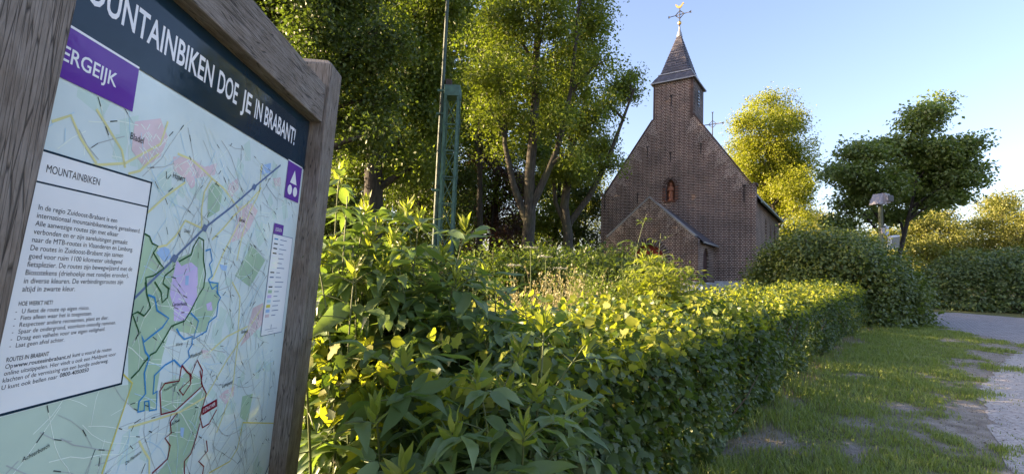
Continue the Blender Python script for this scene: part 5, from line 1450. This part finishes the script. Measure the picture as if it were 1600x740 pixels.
def umbel(label, x, y, h, seed):
    rng = np.random.default_rng(seed)
    root = empty('cow_parsley', (x, y, ter(y))); tag(root, label, 'wildflower', 'pale umbels among the bushes')
    parts, P = [tube_np(curve_pts((0, 0, 0), (0, 0, h), (.03, 0, 0), 5), np.linspace(.008, .005, 5), 5)], []
    for k in range(9):
        a = k * 2.4; e_ = np.array([.10 * math.cos(a), .10 * math.sin(a), h + .05]) * np.array([1 if k else 0, 1 if k else 0, 1])
        parts.append(tube_np(curve_pts((0, 0, h), e_, (0, 0, .01), 3), np.linspace(.004, .003, 3), 4))
        P.append(e_ + rng.normal(0, .022, (12, 3)) * np.array([1, 1, .3]))
    V, F = join_np(parts); obj_np('stalk', V, F, M_STEM, root, True)
    P = np.concatenate(P)
    V, F = scatter(P, rng.normal(0, 1, P.shape) * np.array([1, 1, .2]), np.tile([0, 0, 1.0], (len(P), 1)) + rng.normal(0, .2, P.shape), np.full(len(P), .03), LEAF_SMALL)
    tag(obj_np('flower_head', V, F, LM_UMBEL, root), kind='stuff')
for k, (x, y, h, lb) in enumerate(((.35, 9.0, 1.78, 'white flat flower head highest under the forked trunk'), (.62, 8.8, 1.62, 'white flower head just right of the highest one'), (.05, 8.6, 1.45, 'white flower head low on the left of the flowering bush'),
                                   (.9, 8.9, 1.42, 'pale flower head at the right of the flowering bush'), (1.4, 9.4, 1.3, 'pale flower head nearest the chapel porch'), (-.65, 8.4, 1.3, 'white flower head just right of the lattice mast'))):
    umbel(lb, x, y, h, 70 + k)

# ================================================================ grass on the verge
def blades(n, seed, hmul, wmul, dens_fn, m, x0, x1, y0, y1):
    rng = np.random.default_rng(seed)
    x, y = rng.uniform(x0, x1, n), y0 + (y1 - y0) * rng.uniform(0, 1, n) ** 1.7
    keep = dens_fn(x, y) > rng.uniform(0, 1, n)
    x, y = x[keep], y[keep]; n = len(x)
    cv = grass_cover(x, y)
    hd_ = np.abs(hedge_dist(x, y))
    h = (.022 + .055 * vnoise(x * 2.5, y * 2.5, 41) * cv + .11 * np.exp(-(hd_ / .35) ** 2) * vnoise(x * 3, y * 3, 42)) * rng.uniform(.6, 1.4, n) * hmul
    az = rng.uniform(0, 6.28, n); bend = rng.uniform(.15, .9, n) * h
    side = np.stack([-np.sin(az), np.cos(az), np.zeros(n)], 1); lean = np.stack([np.cos(az), np.sin(az), np.zeros(n)], 1)
    B = np.stack([x, y, ter_np(y) - .003], 1)
    w = (.0042 + .0005 * y) * wmul * rng.uniform(.7, 1.3, n)
    Vs = []
    for t, ww in ((0, 1), (.55, .75)):
        c = B + lean * (bend * t * t)[:, None] + np.array([0, 0, 1.0]) * (h * t)[:, None]
        Vs += [c - side * (w * ww / 2)[:, None], c + side * (w * ww / 2)[:, None]]
    Vs.append(B + lean * bend[:, None] + np.array([0, 0, 1.0]) * (h * .93)[:, None])
    V = np.stack(Vs, 1).reshape(-1, 3)
    F = (np.array([(0, 1, 3), (0, 3, 2), (2, 3, 4)])[None] + (np.arange(n) * 5)[:, None, None]).reshape(-1, 3)
    return V, F
def verge(x, y):
    h = hedge_dist(x, y); e_ = edge_dist(x, y)
    return np.where((h > -.35) & (e_ > -.75), grass_cover(x, y) ** 1.1, 0)
V, F = blades(420000, 81, 1.15, 1.15, verge, LM_GRASS, .6, 14.0, 2.6, 16.0)
tag(obj_np('grass', V, F, LM_GRASS), 'short worn green grass between the hedge and the sandy path', 'grass', kind='stuff')
def thatch(x, y):
    h = hedge_dist(x, y); c = grass_cover(x, y)
    return np.where((h > -.2) & (edge_dist(x, y) > -.2), np.clip(.16 + .55 * (1 - c) * np.exp(-(h / .8) ** 2) + .25 * vnoise(x * 3, y * 3, 44) * (1 - c), 0, 1), 0)
V, F = blades(190000, 82, .8, .85, thatch, LM_STRAW, .6, 13.0, 2.6, 15.0)
tag(obj_np('dry_grass', V, F, LM_STRAW), 'dry straw lying among the worn grass at the hedge foot', 'grass', kind='stuff')
# fallen leaves and litter under the hedge
_n = 1500
_s = _rng.uniform(1, HL, _n); _c, _t, _o = hedge_frame(_s); _d = np.abs(_rng.normal(0, .3, _n)) - .3
_xy = _c + _o * _d[:, None]
V, F = scatter(np.stack([_xy[:, 0], _xy[:, 1], ter_np(_xy[:, 1]) + .008], 1), _rng.normal(0, 1, (_n, 3)) * np.array([1, 1, .2]), np.tile([0, 0, 1.0], (_n, 1)) + _rng.normal(0, .3, (_n, 3)), _rng.uniform(.02, .05, _n), LEAF_SMALL)
tag(obj_np('leaf_litter', V, F, LM_STRAW), 'brown leaf litter scattered along the foot of the hedge', 'leaf litter', kind='stuff')

# crumbs of earth, bark and small stones on the bare patches and the edge of the path
_n = 16000
_x = _rng.uniform(1.5, 13, _n); _y = 3.2 + 10 * _rng.uniform(0, 1, _n) ** 1.6
_e = edge_dist(_x, _y)
_k = (hedge_dist(_x, _y) > -.2) & (_e > -2.2) & ((1 - grass_cover(_x, _y)) * np.where(_e < -.5, .5, 1) > _rng.uniform(0, 1, _n))
_x, _y = _x[_k], _y[_k]; _n = len(_x)
_tet = (np.array([(-.5, -.4, -.2), (.5, -.35, -.2), (.1, .55, -.2), (-.05, .0, .45), (.35, .25, .25)]), np.array([(0, 1, 3), (1, 4, 3), (4, 2, 3), (2, 0, 3), (1, 2, 4)]))
V, F = scatter(np.stack([_x, _y, ter_np(_y) + .006], 1), _rng.normal(0, 1, (_n, 3)) * np.array([1, 1, .15]), np.tile([0, 0, 1.0], (_n, 1)) + _rng.normal(0, .25, (_n, 3)), .006 + .02 * _rng.uniform(0, 1, _n) ** 4, _tet)
tag(obj_np('soil_crumbs', V, F, plain('earth_crumb', (.17, .14, .115), .95, var=.45, scale=40)), 'small crumbs of earth on the bare patches beside the sandy path', 'soil', kind='stuff')
# ================================================================ green lattice mast
M_MAST = plain('mast_green', (.05, .125, .10), .55, var=.3, scale=8)
M_MASTPOLE = plain('mast_pole_dull_green', (.030, .062, .054), .6, var=.3, scale=6)
M_STEEL = plain('grey_steel', (.30, .31, .33), .5, var=.12)
M_DARKBOX = plain('rusty_box', (.05, .035, .03), .8, var=.3)
MST = empty('lattice_mast', (-1.77, 13.0, ter(13)))
tag(MST, 'green painted steel lattice post carrying a tall slim pole', 'mast')
hw, zt_ = .17, 6.42 - ter(13)
for sx in (-1, 1):
    for sy in (-1, 1):
        MB().bar((sx * hw, sy * hw, -.2), (sx * hw, sy * hw, zt_), .065).build('leg', M_MAST, MST)
nb = 8
for k in range(nb):
    z0, z1 = .1 + (zt_ - .2) * k / nb, .1 + (zt_ - .2) * (k + 1) / nb
    for sgn in (-1, 1):
        MB().bar((-hw, sgn * (hw + .016), z0), (hw, sgn * (hw + .016), z0), .03).build('rung', M_MAST, MST)
        MB().bar((sgn * (hw + .016), -hw, z0), (sgn * (hw + .016), hw, z0), .03).build('rung', M_MAST, MST)
        MB().bar((-hw, sgn * (hw + .034), z0), (hw, sgn * (hw + .034), z1), .042, .012).build('brace', M_MAST, MST)
        MB().bar((hw, sgn * (hw + .048), z0), (-hw, sgn * (hw + .048), z1), .042, .012).build('brace', M_MAST, MST)
        MB().bar((sgn * (hw + .034), -hw, z0), (sgn * (hw + .034), hw, z1), .042, .012).build('brace', M_MAST, MST)
        MB().bar((sgn * (hw + .048), hw, z0), (sgn * (hw + .048), -hw, z1), .042, .012).build('brace', M_MAST, MST)
MB().box(-hw - .045, hw + .045, -hw - .045, hw + .045, zt_ - .03, zt_ + .27).build('head_box', M_MAST, MST, bevel=.01)
MB().tube([(-.30, -.02, .2), (-.30, -.02, 4.5), (-.285, -.02, 7.0), (-.25, -.02, 13.5)], [.062, .06, .052, .036], 10).build('pole', M_MASTPOLE, MST)
for z in (1.5, 3.3, 5.4, zt_ + .12):
    MB().box(-.42, -hw - .06, -.09, .05, z, z + .06).build('clamp', M_MAST, MST)
MB().box(-.20, -.04, -.1, .05, zt_ + .28, zt_ + .47).build('junction_box', M_DARKBOX, MST)
for z in np.arange(1.2, zt_, .28):
    MB().bar((-.30, -.1, z), (-.30, -.16, z), .03).build('bolt', M_DARKBOX, MST)

# ================================================================ floodlight pole behind the bush
FLP = empty('floodlight_pole', (13.42, 17.6, ter(17.6)), math.radians(20))
tag(FLP, 'grey pole with a hooded lamp housing and a square lamp below', 'lamp post')
M_POLE = plain('weathered_pole', (.13, .16, .12), .6, var=.25)
M_HOUS = plain('lamp_housing', (.26, .255, .29), .45, var=.1)
M_LENS = plain('lamp_lens', (.03, .03, .035), .55, var=.3)
zb = ter(17.6); zt2 = 4.75 - zb
MB().tube([(0, 0, -.1), (0, 0, zt2)], [.085, .07], 12).build('pole', M_POLE, FLP)
hd_ = empty('lamp_head', (0, 0, zt2)); hd_.parent = FLP; hd_.location = (0, 0, zt2)
prof_ = [(-.34, -.05), (-.11, .36), (.22, .36), (.26, .31), (.26, .02), (-.09, -.02), (-.28, -.07)]
h_ = fix_normals(MB().prism([(a, b) for a, b in prof_], lambda a, b, d: (a, -.19 + d, b), .38).build('hood', M_HOUS, hd_, bevel=.012))
MB().box(-.08, .25, -.30, -.19, .06, .29).build('lamp_body', M_HOUS, hd_, bevel=.02)
MB().box(-.06, .235, -.315, -.302, .075, .275).build('lens', M_LENS, hd_)
MB().box(-.10, -.04, -.24, -.19, -.06, .36).build('bracket', M_HOUS, hd_)
sqz = 3.2 - zb
sq = empty('square_lamp', (.44, -.05, sqz)); sq.parent = FLP; sq.location = (.52, -.1, sqz + .18); sq.rotation_euler = (math.radians(8), math.radians(-8), math.radians(5))
MB().box(-.28, .28, -.06, .08, -.23, .23).build('frame', plain('white_frame', (.62, .64, .66), .4, var=.06), sq, bevel=.02)
MB().box(-.235, .235, -.075, -.062, -.185, .185).build('pane', plain('grey_pane', (.14, .155, .155), .4, var=.12), sq)
MB().bar((0, 0, sqz + .2), (.17, -.06, sqz + .2), .05).build('arm', M_POLE, FLP)
MB().tube([(.03, -.1, sqz + .75), (.14, -.12, sqz + .68), (.16, -.12, sqz + .48), (.09, -.1, sqz + .40)], [.035, .05, .05, .03], 8).build('cable_bundle', plain('pale_cable', (.40, .47, .58), .5), FLP)
MB().box(-.12, .02, -.13, -.08, sqz + .42, sqz + .66).build('cable_box', M_HOUS, FLP)

# ================================================================ house far behind the chapel
HS = empty('brick_house', (44.0, 80.0, ter(80)), math.radians(-20))
tag(HS, 'distant house with an orange tiled roof right of the chapel', 'house')
M_ROOFT = brick_mat('orange_tiles', 0, 2, (.30, .13, .075), (.38, .17, .10), (.2, .09, .05), .3, .3)
M_HWALL = brick_mat('pale_house_brick', 0, 2, (.30, .2, .15), (.36, .25, .2), (.4, .36, .32))
MB().box(-5, 5, -3.5, 3.5, -.2, 3.4).build('wall', M_HWALL, HS)
m_ = MB(); m_.add([(-5.3, -3.9, 3.41), (5.3, -3.9, 3.41), (5.3, 3.9, 3.41), (-5.3, 3.9, 3.41), (-5.3, 0, 8.1), (5.3, 0, 8.1)], [(0, 1, 5, 4), (2, 3, 4, 5), (0, 4, 3), (1, 2, 5), (3, 2, 1, 0)])
hr = m_.build('roof', M_ROOFT, HS)
MB().box(-3.2, -2.5, -.4, .4, 7.2, 9.1).build('chimney', M_HWALL, hr)
for x in (-3.2, 0, 3.2):
    wn = MB().box(x - .6, x + .6, -3.56, -3.503, 1.0, 2.4).build('window', M_GLASS, HS)
    MB().box(x - .7, x + .7, -3.62, -3.565, .9, 1.0).build('sill', M_STONE, wn)

# ================================================================ trees outside the view, to the left, that shade the place
SHADE_TREES = [(-46, 6, 12, 3.0, 5), (-47, 14, 12.5, 3.0, 5.2), (-46, 22, 13, 3, 5)]
for k, (x, y, h, cb, r_) in enumerate(SHADE_TREES):
    pass
